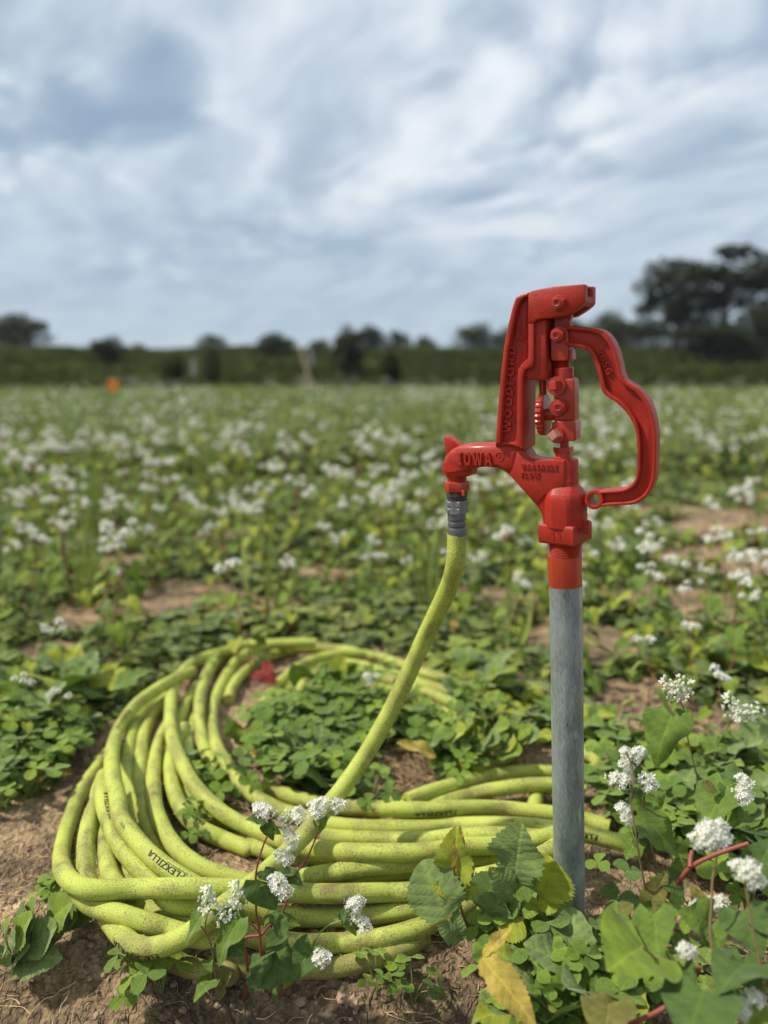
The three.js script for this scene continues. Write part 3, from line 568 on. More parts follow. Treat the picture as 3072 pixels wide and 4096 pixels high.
  mesh('coupling', H(merge([c1, c2, core])), M.grey, hose);
  const fer = [[9.4, 1606], [9.9, 1614], [10.1, 1650], [9.9, 1656], [9.0, 1664], [9.9, 1672], [10.1, 1690], [9.9, 1696], [9.0, 1704], [9.9, 1712], [10.2, 1720], [10.3, 1758], [9.6, 1761]];
  mesh('ferrule', H(lathe(fer.reverse(), 213)), M.greyDark, hose);
}
// ------------------------------------------------------------------ leaves and flowers
const LEAFMAP = dataTex(256, 256, (u, v, c) => {
  const x = Math.abs(u - 0.5) * 2;
  const mid = smooth(0.05, 0.012, x * (1.1 - v * 0.5));
  const w = v * 8.0 - x * 3.6, side = smooth(0.13, 0.03, Math.abs(w - Math.round(w)) ) * smooth(1.0, 0.3, x);
  const net = Math.abs(fbm(u * 26, v * 26, 3, 2)), n = fbm(u * 6, v * 6, 5, 4), f = fbm(u * 50, v * 50, 9, 2);
  let k = 205 + n * 60 + f * 22 + 14 * smooth(0.06, 0, net);
  const vein = Math.max(mid, side * 0.55);
  const spot = smooth(0.40, 0.46, fbm(u * 17, v * 17, 21, 3));
  c[0] = lerp(k, 245, vein * 0.75) - spot * 10; c[1] = lerp(k, 250, vein * 0.5) - spot * 50; c[2] = lerp(k, 225, vein * 0.6) - spot * 20;
}, true, false);
const LEAFBUMP = dataTex(256, 256, (u, v, c) => {
  const x = Math.abs(u - 0.5) * 2, w = v * 8.0 - x * 3.6, d = Math.abs(w - Math.round(w));
  const h = 150 + 60 * (smooth(0, 0.4, d) - 0.5) - 60 * smooth(0.06, 0, x) + fbm(u * 26, v * 26, 3, 3) * 70;
  c[0] = c[1] = c[2] = h;
}, false, false);
const LEAFPLAIN = dataTex(128, 128, (u, v, c) => { const x = Math.abs(u - 0.5) * 2, mid = smooth(0.06, 0.015, x), n = fbm(u * 7, v * 7, 15, 4), k = 222 + n * 55; c[0] = lerp(k, 245, mid * 0.5); c[1] = lerp(k, 250, mid * 0.4); c[2] = lerp(k, 225, mid * 0.4); }, true, false);
const leafMat = (r, g, b, bump = 0.0007, t = 0.30, map = LEAFMAP) => phy({ color: lin(r, g, b), map, bumpMap: LEAFBUMP, bumpScale: bump, roughness: 0.92, specularIntensity: 0.6, transmission: t, thickness: 0, side: THREE.DoubleSide, clearcoat: 0.05, clearcoatRoughness: 0.4 });
const LM = {
  deep: leafMat(0.11, 0.205, 0.032), mid: leafMat(0.175, 0.29, 0.03), fresh: leafMat(0.26, 0.38, 0.028), lime: leafMat(0.42, 0.48, 0.035), grey: leafMat(0.25, 0.36, 0.10, 0.002), yellow: leafMat(0.66, 0.50, 0.09), olive: leafMat(0.25, 0.24, 0.045), red: leafMat(0.42, 0.06, 0.045),
};
const CLOVER = [leafMat(0.15, 0.255, 0.028, 0.0002, 0.3, LEAFPLAIN), leafMat(0.20, 0.32, 0.03, 0.0002, 0.3, LEAFPLAIN), leafMat(0.12, 0.215, 0.03, 0.0002, 0.3, LEAFPLAIN), leafMat(0.26, 0.37, 0.03, 0.0002, 0.3, LEAFPLAIN)];
const STEM = { red: std({ color: lin(0.24, 0.055, 0.035), roughness: 0.6 }), green: std({ color: lin(0.17, 0.22, 0.05), roughness: 0.65 }), brown: std({ color: lin(0.20, 0.13, 0.055), roughness: 0.75 }) };
// leaf along +Y from its stalk, length 1; half width outer(t), with a notch inner(t) below the stalk
function leafGeo({ outer, inner = () => 0, t0 = 0, nT = 12, nW = 3, fold = 0.25, curl = 0.25, wave = 0.05, seed = 1, twist = 0 }) {
  const pos = [], uv = [], idx = [], r = rng(seed), p1 = r() * 6, p2 = r() * 6;
  for (const s of [-1, 1]) {
    const b = pos.length / 3;
    for (let i = 0; i <= nT; i++) {
      const t = t0 + (1 - t0) * i / nT, o = Math.max(outer(t, s), inner(t, s)), n = inner(t, s);
      for (let j = 0; j <= nW; j++) {
        const x = n + (o - n) * j / nW, edge = j / nW;
        const z = fold * x - curl * t * Math.abs(t) + wave * edge * Math.sin(t * 9 + p1 + s * 1.4) * o * 2 + wave * 0.5 * Math.sin(t * 17 + p2 * s) * edge * o + twist * s * x * t;
        pos.push(s * x, t, z); uv.push(0.5 + s * x * 0.75, clamp((t - t0) / (1 - t0)));
      }
    }
    const w = nW + 1;
    for (let i = 0; i < nT; i++) for (let j = 0; j < nW; j++) { const a = b + i * w + j; s > 0 ? idx.push(a, a + 1, a + w, a + 1, a + w + 1, a + w) : idx.push(a, a + w, a + 1, a + 1, a + w, a + w + 1); }
  }
  const g = new THREE.BufferGeometry();
  g.setAttribute('position', new THREE.Float32BufferAttribute(pos, 3)); g.setAttribute('uv', new THREE.Float32BufferAttribute(uv, 2)); g.setIndex(idx);
  g.computeVertexNormals();
  return g;
}
const arrow = (wide, lobe) => ({ t0: -lobe, outer: t => t < 0 ? wide * (1 - 0.45 * Math.pow(-t / lobe, 2.2)) * (0.94) : wide * Math.pow(1 - t, 0.72) * (1 + 0.35 * Math.sin(t * Math.PI)) * 0.98, inner: t => t < 0 ? wide * 0.66 * Math.pow(-t / lobe, 0.8) * 0.9 : 0 });
const saw = (t, n, a) => a * (((t * n) % 1) < 0.72 ? ((t * n) % 1) / 0.72 : (1 - ((t * n) % 1)) / 0.28);
const GEO = {
  heart: [1, 2, 3, 4].map(k => leafGeo({ ...arrow(0.40 + 0.03 * k, 0.22), nT: 16, nW: 4, fold: 0.08 + 0.12 * (k % 3), curl: 0.12 + 0.1 * k, wave: 0.05 + 0.015 * k, seed: k * 31, twist: (k - 2.5) * 0.12 })),
  heartLow: [1, 2, 3].map(k => leafGeo({ ...arrow(0.42, 0.2), nT: 6, nW: 2, fold: 0.25, curl: 0.2 * k, wave: 0.06, seed: k * 7 })),
  lobed: [1, 2, 3].map(k => leafGeo({ nT: 64, nW: 5, fold: 0.22, curl: 0.22 * k, wave: 0.12, seed: k * 13, outer: (t, s) => { // a big rounded end lobe and small pairs below it
    const e = t > 0.40 ? 0.30 * Math.sqrt(Math.max(0, 1 - Math.pow((t - 0.69) / 0.31, 2))) : 0, q = Math.max(0, Math.sin((t - 0.04 + s * 0.02) * Math.PI * 4.6)) * (0.07 + 0.16 * t) * (t < 0.46 ? 1 : 0);
    return Math.max(0.012, Math.max(e, q) * (0.88 + saw(t + s * 0.01, 19, 0.17))); } })),
  tooth: [1, 2, 3].map(k => leafGeo({ nT: 56, nW: 5, fold: 0.18, curl: 0.16 * k, wave: 0.10, seed: k * 17, outer: (t, s) => Math.max(0.01, (0.36 * Math.pow(Math.max(0, Math.sin(Math.pow(t, 0.85) * Math.PI)), 0.72) + (t > 0.2 && t < 0.34 ? -0.07 : 0)) * (0.9 + saw(t + s * 0.013, 15, 0.15))) })),
  toothLow: [1, 2].map(k => leafGeo({ nT: 20, nW: 3, fold: 0.2, curl: 0.2 * k, wave: 0.1, seed: k * 19, outer: t => Math.max(0.01, 0.34 * Math.pow(Math.max(0, Math.sin(Math.pow(t, 1.1) * Math.PI)), 0.6) * (0.88 + saw(t, 7, 0.2))) })),
  oval: [1, 2].map(k => leafGeo({ nT: 10, nW: 3, fold: 0.16, curl: 0.12 * k, wave: 0.03, seed: k * 3, outer: t => 0.44 * Math.pow(Math.max(0, Math.sin(Math.pow(t, 1.45) * Math.PI)), 0.55) })),
  blade: [leafGeo({ nT: 14, nW: 1, fold: 0.35, curl: 0.5, wave: 0, seed: 5, outer: t => 0.03 * Math.pow(1 - t, 0.6) })],
};
function petalFlower(r, rand, cx = 0, cy = 0, cz = 0, nrm = V3(0, 1, 0)) { // five little cupped petals with a greenish eye
  const q = new THREE.Quaternion().setFromUnitVectors(V3(0, 1, 0), nrm), pos = [], col = [], idx = [], a0 = rand() * 6;
  for (let k = 0; k < 5; k++) {
    const a = a0 + k / 5 * Math.PI * 2 + (rand() - 0.5) * 0.3, up = 0.25 + rand() * 0.5, w = 0.5;
    const pts = [[0, 0, 0.02], [0.55, -w / 2.1, 0.55 * up], [1, -0.16, 0.9 * up], [1, 0.16, 0.9 * up], [0.55, w / 2.1, 0.55 * up], [0.6, 0, 0.34 * up]];
    const b = pos.length / 3;
    pts.forEach(([x, y, z], i) => { const p = V3((x * Math.cos(a) - y * Math.sin(a)) * r, z * r, (x * Math.sin(a) + y * Math.cos(a)) * r).applyQuaternion(q); pos.push(cx + p.x, cy + p.y, cz + p.z); i === 0 ? col.push(0.55, 0.60, 0.28) : i === 5 ? col.push(0.80, 0.76, 0.70) : col.push(0.86, 0.86, 0.82); });
    for (const [i, j] of [[0, 1], [1, 2], [2, 3], [3, 4], [4, 0]]) idx.push(b + 5, b + i, b + j);
  }
  for (let k = 0; k < 4; k++) { // anthers: little pink points over the eye
    const a = a0 + k * 1.6, b = pos.length / 3;
    for (const [x, y, z] of [[0.34, -0.07, 0.5], [0.34, 0.07, 0.5], [0.46, 0, 0.68]]) { const p = V3((x * Math.cos(a) - y * Math.sin(a)) * r, z * r, (x * Math.sin(a) + y * Math.cos(a)) * r).applyQuaternion(q); pos.push(cx + p.x, cy + p.y, cz + p.z); col.push(0.62, 0.36, 0.32); }
    idx.push(b, b + 1, b + 2);
  }
  return { pos, col, idx };
}
function headGeo(R, n, seed, fr = 0.0028, tall = 0.75, buds = 0.15) { // a rounded cluster of florets, radius R
  const rand = rng(seed), pos = [], col = [], idx = [];
  const add = f => { const b = pos.length / 3; for (const v of f.pos) pos.push(v); for (const v of f.col) col.push(v); for (const v of f.idx) idx.push(v + b); };
  for (let i = 0; i < n; i++) {
    const cosT = 1 - 1.45 * ((i + 0.5) / n), sinT = Math.sqrt(Math.max(0, 1 - cosT * cosT)), a = i * 2.399 + rand() * 0.8, k = 0.5 + 0.6 * rand();
    const d = V3(Math.cos(a) * sinT, cosT, Math.sin(a) * sinT), p = V3(d.x * R * k, d.y * R * tall * k + R * 0.3, d.z * R * k);
    d.add(V3(rand() - 0.5, rand() * 0.6, rand() - 0.5).multiplyScalar(0.7)).normalize();
    if (rand() < buds) { const g = new THREE.IcosahedronGeometry(fr * 0.55, 0); const q = g.attributes.position; const b = pos.length / 3; for (let j = 0; j < q.count; j++) { pos.push(p.x + q.getX(j), p.y + q.getY(j) * 1.5, p.z + q.getZ(j)); col.push(0.66, 0.70, 0.48); idx.push(b + j); } }
    else add(petalFlower(fr * (0.8 + rand() * 0.5), rand, p.x, p.y, p.z, d));
  }
  const g = new THREE.BufferGeometry();
  g.setAttribute('position', new THREE.Float32BufferAttribute(pos, 3)); g.setAttribute('color', new THREE.Float32BufferAttribute(col, 3)); g.setIndex(idx); g.computeVertexNormals();
  return g;
}
const PETAL = phy({ vertexColors: true, color: lin(1, 1, 1), roughness: 0.95, transmission: 0.22, thickness: 0, side: THREE.DoubleSide });
const HEADS = [1, 2, 3, 4].map(k => headGeo(0.0105, 30, k * 71, 0.0037, 0.8, 0.22));
const HEADSLOW = [1, 2, 3].map(k => headGeo(0.0095, 13, k * 37, 0.0046, 0.7, 0.05));
const TIPS = [1, 2].map(k => headGeo(0.0042, 20, k * 53, 0.0017, 2.2, 0.75));
function place(m, base, tip, hint, widen = 1) { // leaf from its stalk to its tip, its upper face towards hint
  hint = hint.clone().add(V3(-0.4, 0.25, -0.05));
  const y = tip.clone().sub(base), L = y.length(); y.normalize();
  const x = V3(0, 0, 0).crossVectors(y, hint).normalize(), z = V3(0, 0, 0).crossVectors(x, y);
  m.matrixAutoUpdate = true;
  m.quaternion.setFromRotationMatrix(new THREE.Matrix4().makeBasis(x, y, z)); m.position.copy(base); m.scale.set(L * widen, L, L);
  return m;
}
const pick = (a, r) => a[Math.floor(r * a.length) % a.length];

// ------------------------------------------------------------------ plants of the foreground, each in its own place
// plant() works in world points; parts are stored relative to the plant's foot
function plant(name, label, category, foot, group) {
  const t = thing(name, label, category, foot, group), L = p => p.clone().sub(foot);
  const api = {
    t,
    stem(pts, r0, r1, mat, nm = 'stem') { mesh(nm, tube(pts.map(L), k => lerp(r0, r1, k), Math.max(8, pts.length * 5), 7), mat, t); return api; },
    leaf(base, tip, mat, kind = 'heart', v = 0, hint = V3(0, 0.75, 0.65), widen = 1, label) { const m = mesh('leaf', pick(GEO[kind], (v + 0.5) / GEO[kind].length), mat, t); place(m, L(base), L(tip), hint, widen); if (label) m.userData.label = label; return api; },
    head(p, R = 0.009, v = 0, upv = V3(0, 1, 0.25), low = false) { const m = mesh('flower_head', low ? HEADSLOW[v % 3] : HEADS[v % 4], PETAL, t); m.position.copy(L(p)); m.quaternion.setFromUnitVectors(V3(0, 1, 0), upv.clone().normalize()).multiply(new THREE.Quaternion().setFromAxisAngle(V3(0, 1, 0), v * 1.7)); m.scale.setScalar(R / 0.0158); return api; },
    tip(p, R = 1, v = 0, upv = V3(0, 1, 0)) { const m = mesh('flower_bud', TIPS[v % 2], PETAL, t); m.position.copy(L(p)); m.quaternion.setFromUnitVectors(V3(0, 1, 0), upv.clone().normalize()); m.scale.setScalar(R); return api; },
  };
  return api;
}
const P = (t, x, y, zc) => atDepth(...px(t, x, y), zc);
const foot = (t, x, y) => { const [u, v] = px(t, x, y); let p = atHeight(u, v, 0); for (let k = 0; k < 4; k++) p = atHeight(u, v, groundY(p.x, p.z)); return p; };
const chain = (t, zs, ...xy) => { const n = xy.length / 2, r = []; for (let i = 0; i < n; i++) r.push(P(t, xy[2 * i], xy[2 * i + 1], lerp(zs[0], zs[1], i / (n - 1)))); return r; };
{ // in front of the coil
  const a = plant('flowering_weed', 'tall white flowered weed with a red S-curved stem crossing the front of the hose coil', 'plant', foot('D', 150, 1655));
  a.stem([foot('D', 150, 1655), ...chain('D', [0.780, 0.735], 195, 1530, 285, 1390, 296, 1250, 285, 1080, 258, 930, 262, 780, 256, 620, 285, 480, 320, 370, 350, 300)], 0.0016, 0.0009, STEM.red);
  a.stem(chain('D', [0.780, 0.745], 190, 1420, 176, 1290, 150, 1170, 185, 1135, 300, 1118, 365, 1045, 465, 945, 515, 830, 540, 690, 590, 610, 680, 480, 735, 360, 765, 285, 800, 170), 0.0016, 0.0008, STEM.red);
  a.stem(chain('D', [0.755, 0.755], 300, 1120, 230, 1040, 160, 980, 110, 930), 0.0009, 0.0006, STEM.red);
  a.leaf(P('D', 285, 660, 0.745), P('D', 425, 930, 0.740), LM.deep, 'heart', 0, V3(0.3, 0.7, 0.75), 1.25).leaf(P('D', 290, 660, 0.750), P('D', 410, 640, 0.745), LM.deep, 'heart', 1, V3(0, 0.6, 0.8), 1.0);
  a.leaf(P('D', 330, 170, 0.745), P('D', 210, 118, 0.735), LM.deep, 'heart', 2, V3(0, 0.8, 0.5), 0.8).leaf(P('D', 345, 200, 0.745), P('D', 385, 318, 0.735), LM.deep, 'heart', 3, V3(0.3, 0.5, 0.8), 0.9).leaf(P('D', 360, 215, 0.745), P('D', 445, 275, 0.735), LM.mid, 'heart', 1, V3(0, 0.5, 0.8), 0.9);
  a.leaf(P('D', 540, 610, 0.755), P('D', 400, 610, 0.745), LM.deep, 'heart', 1, V3(0, 0.9, 0.45), 0.7).leaf(P('D', 540, 615, 0.755), P('D', 622, 690, 0.745), LM.deep, 'heart', 2, V3(0.2, 0.6, 0.75), 1.0);
  a.leaf(P('D', 470, 985, 0.745), P('D', 400, 1160, 0.740), LM.deep, 'heart', 3, V3(-0.2, 0.6, 0.8), 1.15).leaf(P('D', 470, 985, 0.750), P('D', 625, 1030, 0.745), LM.mid, 'heart', 0, V3(0.2, 0.7, 0.6), 0.75).leaf(P('D', 420, 920, 0.760), P('D', 290, 1030, 0.755), LM.mid, 'heart', 2, V3(-0.2, 0.7, 0.6), 0.8);
  a.leaf(P('D', 770, 160, 0.745), P('D', 755, 285, 0.740), LM.fresh, 'heart', 1, V3(-0.5, 0.4, 0.7), 0.65).leaf(P('D', 815, 150, 0.745), P('D', 790, 290, 0.740), LM.fresh, 'heart', 3, V3(0.6, 0.4, 0.6), 0.55);
  a.head(P('D', 300, 85, 0.740), 0.0105, 0).head(P('D', 345, 110, 0.735), 0.0095, 1).head(P('D', 270, 65, 0.745), 0.008, 2);
  a.head(P('D', 600, 110, 0.745), 0.0095, 3).head(P('D', 620, 155, 0.740), 0.009, 0).tip(P('D', 490, 195, 0.745), 1.4, 0, V3(-0.5, 0.8, 0)).tip(P('D', 530, 180, 0.745), 1.3, 1);
  a.head(P('D', 520, 275, 0.745), 0.009, 1).head(P('D', 560, 340, 0.740), 0.0105, 2).head(P('D', 555, 390, 0.738), 0.0075, 3);
  a.head(P('D', 460, 470, 0.745), 0.0095, 2, V3(-0.2, 1, 0.3)).head(P('D', 515, 500, 0.743), 0.0085, 0);
  a.head(P('D', 765, 60, 0.745), 0.0115, 3).head(P('D', 820, 40, 0.743), 0.010, 1).head(P('D', 770, 115, 0.740), 0.0085, 0).head(P('D', 935, 60, 0.745), 0.0115, 2).head(P('D', 730, 70, 0.747), 0.009, 1);
  a.stem(chain('D', [0.745, 0.745], 800, 170, 860, 110, 930, 70), 0.0007, 0.0006, STEM.green).stem(chain('D', [0.745, 0.745], 350, 300, 335, 200, 310, 110), 0.0009, 0.0006, STEM.green).stem(chain('D', [0.745, 0.745], 345, 215, 440, 225, 520, 220, 590, 140), 0.0008, 0.0006, STEM.green).stem(chain('D', [0.745, 0.745], 545, 610, 535, 540, 510, 500), 0.0008, 0.0006, STEM.green).stem(chain('D', [0.745, 0.740], 290, 665, 370, 685, 420, 690), 0.0008, 0.0006, STEM.green);
  a.head(P('D', 405, 680, 0.738), 0.0095, 1).head(P('D', 455, 720, 0.735), 0.0115, 3).head(P('D', 490, 770, 0.733), 0.0105, 0).head(P('D', 430, 650, 0.740), 0.008, 2);
  const b = plant('flowering_weed', 'low white flowered weed with one large arrow leaf at the foot of the coil', 'plant', foot('D', 430, 1655));
  b.stem([foot('D', 430, 1655), ...chain('D', [0.780, 0.760], 535, 1510, 550, 1440, 570, 1370)], 0.0017, 0.0012, STEM.red);
  b.stem(chain('D', [0.760, 0.745], 570, 1370, 720, 1255, 745, 1170, 800, 1090, 870, 1035, 960, 1005), 0.0011, 0.0007, STEM.green);
  b.leaf(P('D', 712, 1215, 0.745), P('D', 545, 1508, 0.735), LM.deep, 'heart', 0, V3(0.25, 0.55, 0.8), 0.95).leaf(P('D', 510, 1440, 0.765), P('D', 420, 1530, 0.760), LM.fresh, 'heart', 1, V3(-0.2, 0.6, 0.7), 0.9).leaf(P('D', 540, 1440, 0.765), P('D', 470, 1580, 0.760), LM.fresh, 'heart', 2, V3(0.3, 0.5, 0.8), 0.8);
  b.leaf(P('D', 330, 1300, 0.770), P('D', 520, 1430, 0.745), LM.deep, 'heart', 3, V3(-0.1, 0.7, 0.7), 1.5).leaf(P('D', 320, 1290, 0.770), P('D', 240, 1480, 0.745), LM.deep, 'heart', 2, V3(-0.2, 0.6, 0.7), 1.1).leaf(P('D', 470, 1350, 0.775), P('D', 600, 1260, 0.765), LM.mid, 'heart', 0, V3(0, 0.8, 0.5), 0.9).leaf(P('D', 430, 1580, 0.775), P('D', 420, 1690, 0.765), LM.mid, 'heart', 1, V3(0, 0.6, 0.7), 0.7).leaf(P('D', 240, 1460, 0.765), P('D', 195, 1590, 0.755), LM.deep, 'heart', 3, V3(0, 0.5, 0.8), 0.9);
  b.leaf(P('D', 1000, 990, 0.745), P('D', 1105, 1125, 0.740), LM.fresh, 'heart', 2, V3(0.4, 0.6, 0.6), 0.6).leaf(P('D', 975, 1000, 0.745), P('D', 985, 895, 0.740), LM.deep, 'heart', 0, V3(-0.7, 0.2, 0.7), 1.0);
  b.head(P('D', 790, 1290, 0.740), 0.009, 1).head(P('D', 820, 1330, 0.735), 0.0115, 2).head(P('D', 775, 1320, 0.737), 0.0085, 0);
  b.head(P('D', 1050, 865, 0.745), 0.0095, 3).head(P('D', 1095, 855, 0.743), 0.0098, 0).head(P('D', 1090, 895, 0.741), 0.0075, 1).tip(P('D', 1065, 980, 0.745), 1.5, 0).tip(P('D', 1090, 965, 0.745), 1.2, 1).head(P('D', 1140, 1025, 0.743), 0.009, 2).head(P('D', 1160, 1065, 0.740), 0.0095, 3);
  b.stem(chain('D', [0.745, 0.745], 960, 1005, 1000, 960, 1060, 890), 0.0007, 0.0005, STEM.green).stem(chain('D', [0.745, 0.745], 985, 1000, 1060, 1010, 1130, 1045), 0.0007, 0.0005, STEM.green).stem(chain('D', [0.745, 0.740], 720, 1255, 740, 1285, 790, 1310), 0.0007, 0.0005, STEM.green);
  const c = plant('flowering_weed', 'green budding weed left of the red stemmed one, drooping leaves over the hose', 'plant', foot('C', 1375, 1655));
  c.stem([foot('C', 1375, 1655), ...chain('C', [0.770, 0.745], 1375, 1500, 1358, 1330, 1340, 1220, 1300, 1110, 1250, 1045)], 0.0012, 0.0008, STEM.brown).stem(chain('C', [0.755, 0.745], 1285, 1070, 1295, 1000, 1310, 930), 0.0008, 0.0005, STEM.green);
  c.leaf(P('C', 1262, 950, 0.745), P('C', 1080, 1195, 0.740), LM.mid, 'heart', 0, V3(-0.5, 0.5, 0.75), 0.62).leaf(P('C', 1320, 935, 0.745), P('C', 1430, 945, 0.740), LM.fresh, 'heart', 1, V3(0, 0.8, 0.5), 0.5).leaf(P('C', 1590, 980, 0.740), P('C', 1290, 1300, 0.725), LM.mid, 'heart', 3, V3(-0.2, 0.75, 0.6), 0.72).leaf(P('C', 1500, 1180, 0.745), P('C', 1590, 1260, 0.735), LM.deep, 'heart', 2, V3(0, 0.7, 0.6), 1.6).leaf(P('C', 1430, 1200, 0.755), P('C', 1370, 1330, 0.745), LM.deep, 'heart', 1, V3(-0.2, 0.6, 0.7), 1.1);
  c.leaf(P('C', 1570, 860, 0.745), P('C', 1590, 1015, 0.740), LM.fresh, 'heart', 2, V3(-0.3, 0.5, 0.8), 0.55).leaf(P('C', 1350, 1490, 0.765), P('C', 1180, 1640, 0.745), LM.mid, 'heart', 0, V3(-0.2, 0.8, 0.5), 1.1).leaf(P('C', 1380, 1560, 0.770), P('C', 1425, 1465, 0.760), LM.olive, 'heart', 3, V3(-0.2, 0.5, 0.8), 1.4).leaf(P('C', 1310, 1330, 0.765), P('C', 1330, 1420, 0.755), LM.mid, 'heart', 1, V3(0.2, 0.6, 0.7), 1);
  c.tip(P('C', 1317, 890, 0.745), 2.2, 0, V3(0, 1, 0)).tip(P('C', 1318, 850, 0.745), 1.7, 1).tip(P('C', 1560, 830, 0.745), 2.0, 0, V3(-0.1, 1, 0)).tip(P('C', 1555, 795, 0.745), 1.5, 1).tip(P('C', 1435, 960, 0.745), 1.8, 1, V3(0.6, 0.8, 0)).tip(P('C', 1460, 955, 0.745), 1.7, 0, V3(0.8, 0.5, 0));
  c.stem(chain('C', [0.755, 0.745], 1350, 1220, 1440, 1080, 1530, 960, 1565, 850), 0.0008, 0.0005, STEM.green);
}
{ // right edge, nearest the eye
  const a = plant('flowering_weed', 'big leaved weed at the lower right corner with a thick red stem and white flowers', 'plant', foot('G', 560, 1680));
  a.stem([foot('G', 440, 1720), ...chain('G', [0.640, 0.640], 560, 1640, 720, 1570, 850, 1490, 1000, 1330, 1100, 1180)], 0.0026, 0.002, STEM.red).stem(chain('G', [0.640, 0.610], 840, 1480, 840, 1350, 850, 1280, 720, 1110, 615, 1020), 0.0014, 0.001, STEM.brown).stem(chain('G', [0.640, 0.640], 850, 1280, 860, 1180, 800, 1020), 0.0012, 0.0009, STEM.brown).stem(chain('G', [0.620, 0.640], 1230, 1380, 1210, 1100, 1180, 900, 1190, 650, 1200, 450, 1240, 250), 0.0013, 0.0008, STEM.brown);
  a.leaf(P('G', 620, 1020, 0.630), P('G', 390, 1100, 0.600), LM.fresh, 'heart', 1, V3(0.1, 0.75, 0.6), 1.75, 'yellowish green leaf').leaf(P('G', 710, 745, 0.660), P('G', 745, 1110, 0.625), LM.mid, 'heart', 0, V3(-0.05, 0.7, 0.7), 0.98).leaf(P('G', 1130, 1380, 0.590), P('G', 960, 1700, 0.560), LM.deep, 'heart', 2, V3(-0.3, 0.85, 0.45), 1.5).leaf(P('G', 340, 1490, 0.640), P('G', 300, 1720, 0.610), LM.olive, 'heart', 3, V3(0, 0.7, 0.7), 1.3, 'large yellowing leaf').leaf(P('G', 340, 1500, 0.640), P('G', 180, 1390, 0.645), LM.olive, 'heart', 1, V3(0, 0.7, 0.7), 0.8);
  a.leaf(P('G', 1480, 1150, 0.610), P('G', 1250, 1300, 0.580), LM.deep, 'heart', 0, V3(-0.2, 0.85, 0.4), 1.1).leaf(P('G', 1460, 1130, 0.610), P('G', 1600, 1420, 0.590), LM.deep, 'heart', 2, V3(0.3, 0.6, 0.7), 0.9).leaf(P('G', 1180, 830, 0.660), P('G', 1035, 730, 0.650), LM.mid, 'heart', 3, V3(-0.3, 0.7, 0.6), 1.4).leaf(P('G', 1190, 840, 0.660), P('G', 1270, 1040, 0.640), LM.mid, 'heart', 1, V3(0.3, 0.6, 0.7), 1.1).leaf(P('G', 880, 1000, 0.660), P('G', 1060, 980, 0.640), LM.mid, 'heart', 0, V3(0, 0.7, 0.6), 0.8).leaf(P('G', 960, 1180, 0.640), P('G', 1050, 1280, 0.625), LM.deep, 'heart', 1, V3(0.2, 0.7, 0.5), 1.2);
  a.head(P('G', 1150, 60, 0.640), 0.013, 0).head(P('G', 1070, 150, 0.640), 0.011, 1).head(P('G', 1150, 150, 0.635), 0.012, 2).head(P('G', 1240, 50, 0.645), 0.012, 3).head(P('G', 1270, 130, 0.640), 0.0105, 0).head(P('G', 1220, 160, 0.640), 0.009, 1);
  a.head(P('G', 985, 1060, 0.625), 0.009, 2).head(P('G', 945, 1070, 0.627), 0.007, 1).head(P('G', 1020, 1080, 0.625), 0.007, 3).head(P('G', 955, 1010, 0.627), 0.0055, 0);
  const b = plant('flowering_weed', 'white flowered weed at the right edge, its two heads cut off by the frame side', 'plant', foot('G', 1640, 1700));
  b.stem([foot('G', 1640, 1700), ...chain('G', [0.600, 0.610], 1640, 1500, 1600, 1200, 1520, 800, 1470, 480)], 0.0015, 0.0009, STEM.brown).stem(chain('G', [0.600, 0.600], 1620, 1650, 1560, 1560, 1490, 1490), 0.001, 0.0008, STEM.green);
  b.head(P('G', 1420, 390, 0.615), 0.012, 1).head(P('G', 1480, 420, 0.610), 0.0125, 2).head(P('G', 1550, 490, 0.610), 0.011, 3).head(P('G', 1500, 370, 0.615), 0.011, 0);
  b.head(P('G', 1440, 1520, 0.590), 0.0095, 1).head(P('G', 1450, 1590, 0.590), 0.0085, 2).head(P('G', 1520, 1440, 0.590), 0.009, 3).head(P('G', 1570, 1460, 0.590), 0.008, 0);
  b.leaf(P('G', 1450, 720, 0.640), P('G', 1560, 1020, 0.610), LM.deep, 'heart', 2, V3(-0.3, 0.75, 0.6), 1.3).leaf(P('G', 1560, 780, 0.630), P('G', 1700, 900, 0.610), LM.deep, 'heart', 0, V3(0.2, 0.7, 0.6), 1.1).leaf(P('G', 1560, 400, 0.640), P('G', 1680, 100, 0.640), LM.deep, 'heart', 1, V3(-0.4, 0.5, 0.7), 1.0).leaf(P('G', 1620, 1520, 0.600), P('G', 1480, 1640, 0.580), LM.fresh, 'heart', 3, V3(0, 0.8, 0.5), 1.2);
  const c = plant('flowering_weed', 'weed right of the pipe with tall white flower spikes on a brown stem', 'plant', foot('G', 690, 660));
  c.stem([foot('G', 690, 660), ...chain('G', [0.740, 0.720], 640, 520, 600, 320, 565, 100), ...chain('F', [0.720, 0.720], 540, 1180, 520, 1030, 545, 850, 520, 720, 480, 640)], 0.0014, 0.0008, STEM.brown);
  c.stem([foot('G', 770, 415), ...chain('G', [0.780, 0.760], 720, 290, 680, 120), ...chain('F', [0.760, 0.740], 650, 1180, 620, 1030, 640, 920)], 0.0013, 0.0008, STEM.brown);
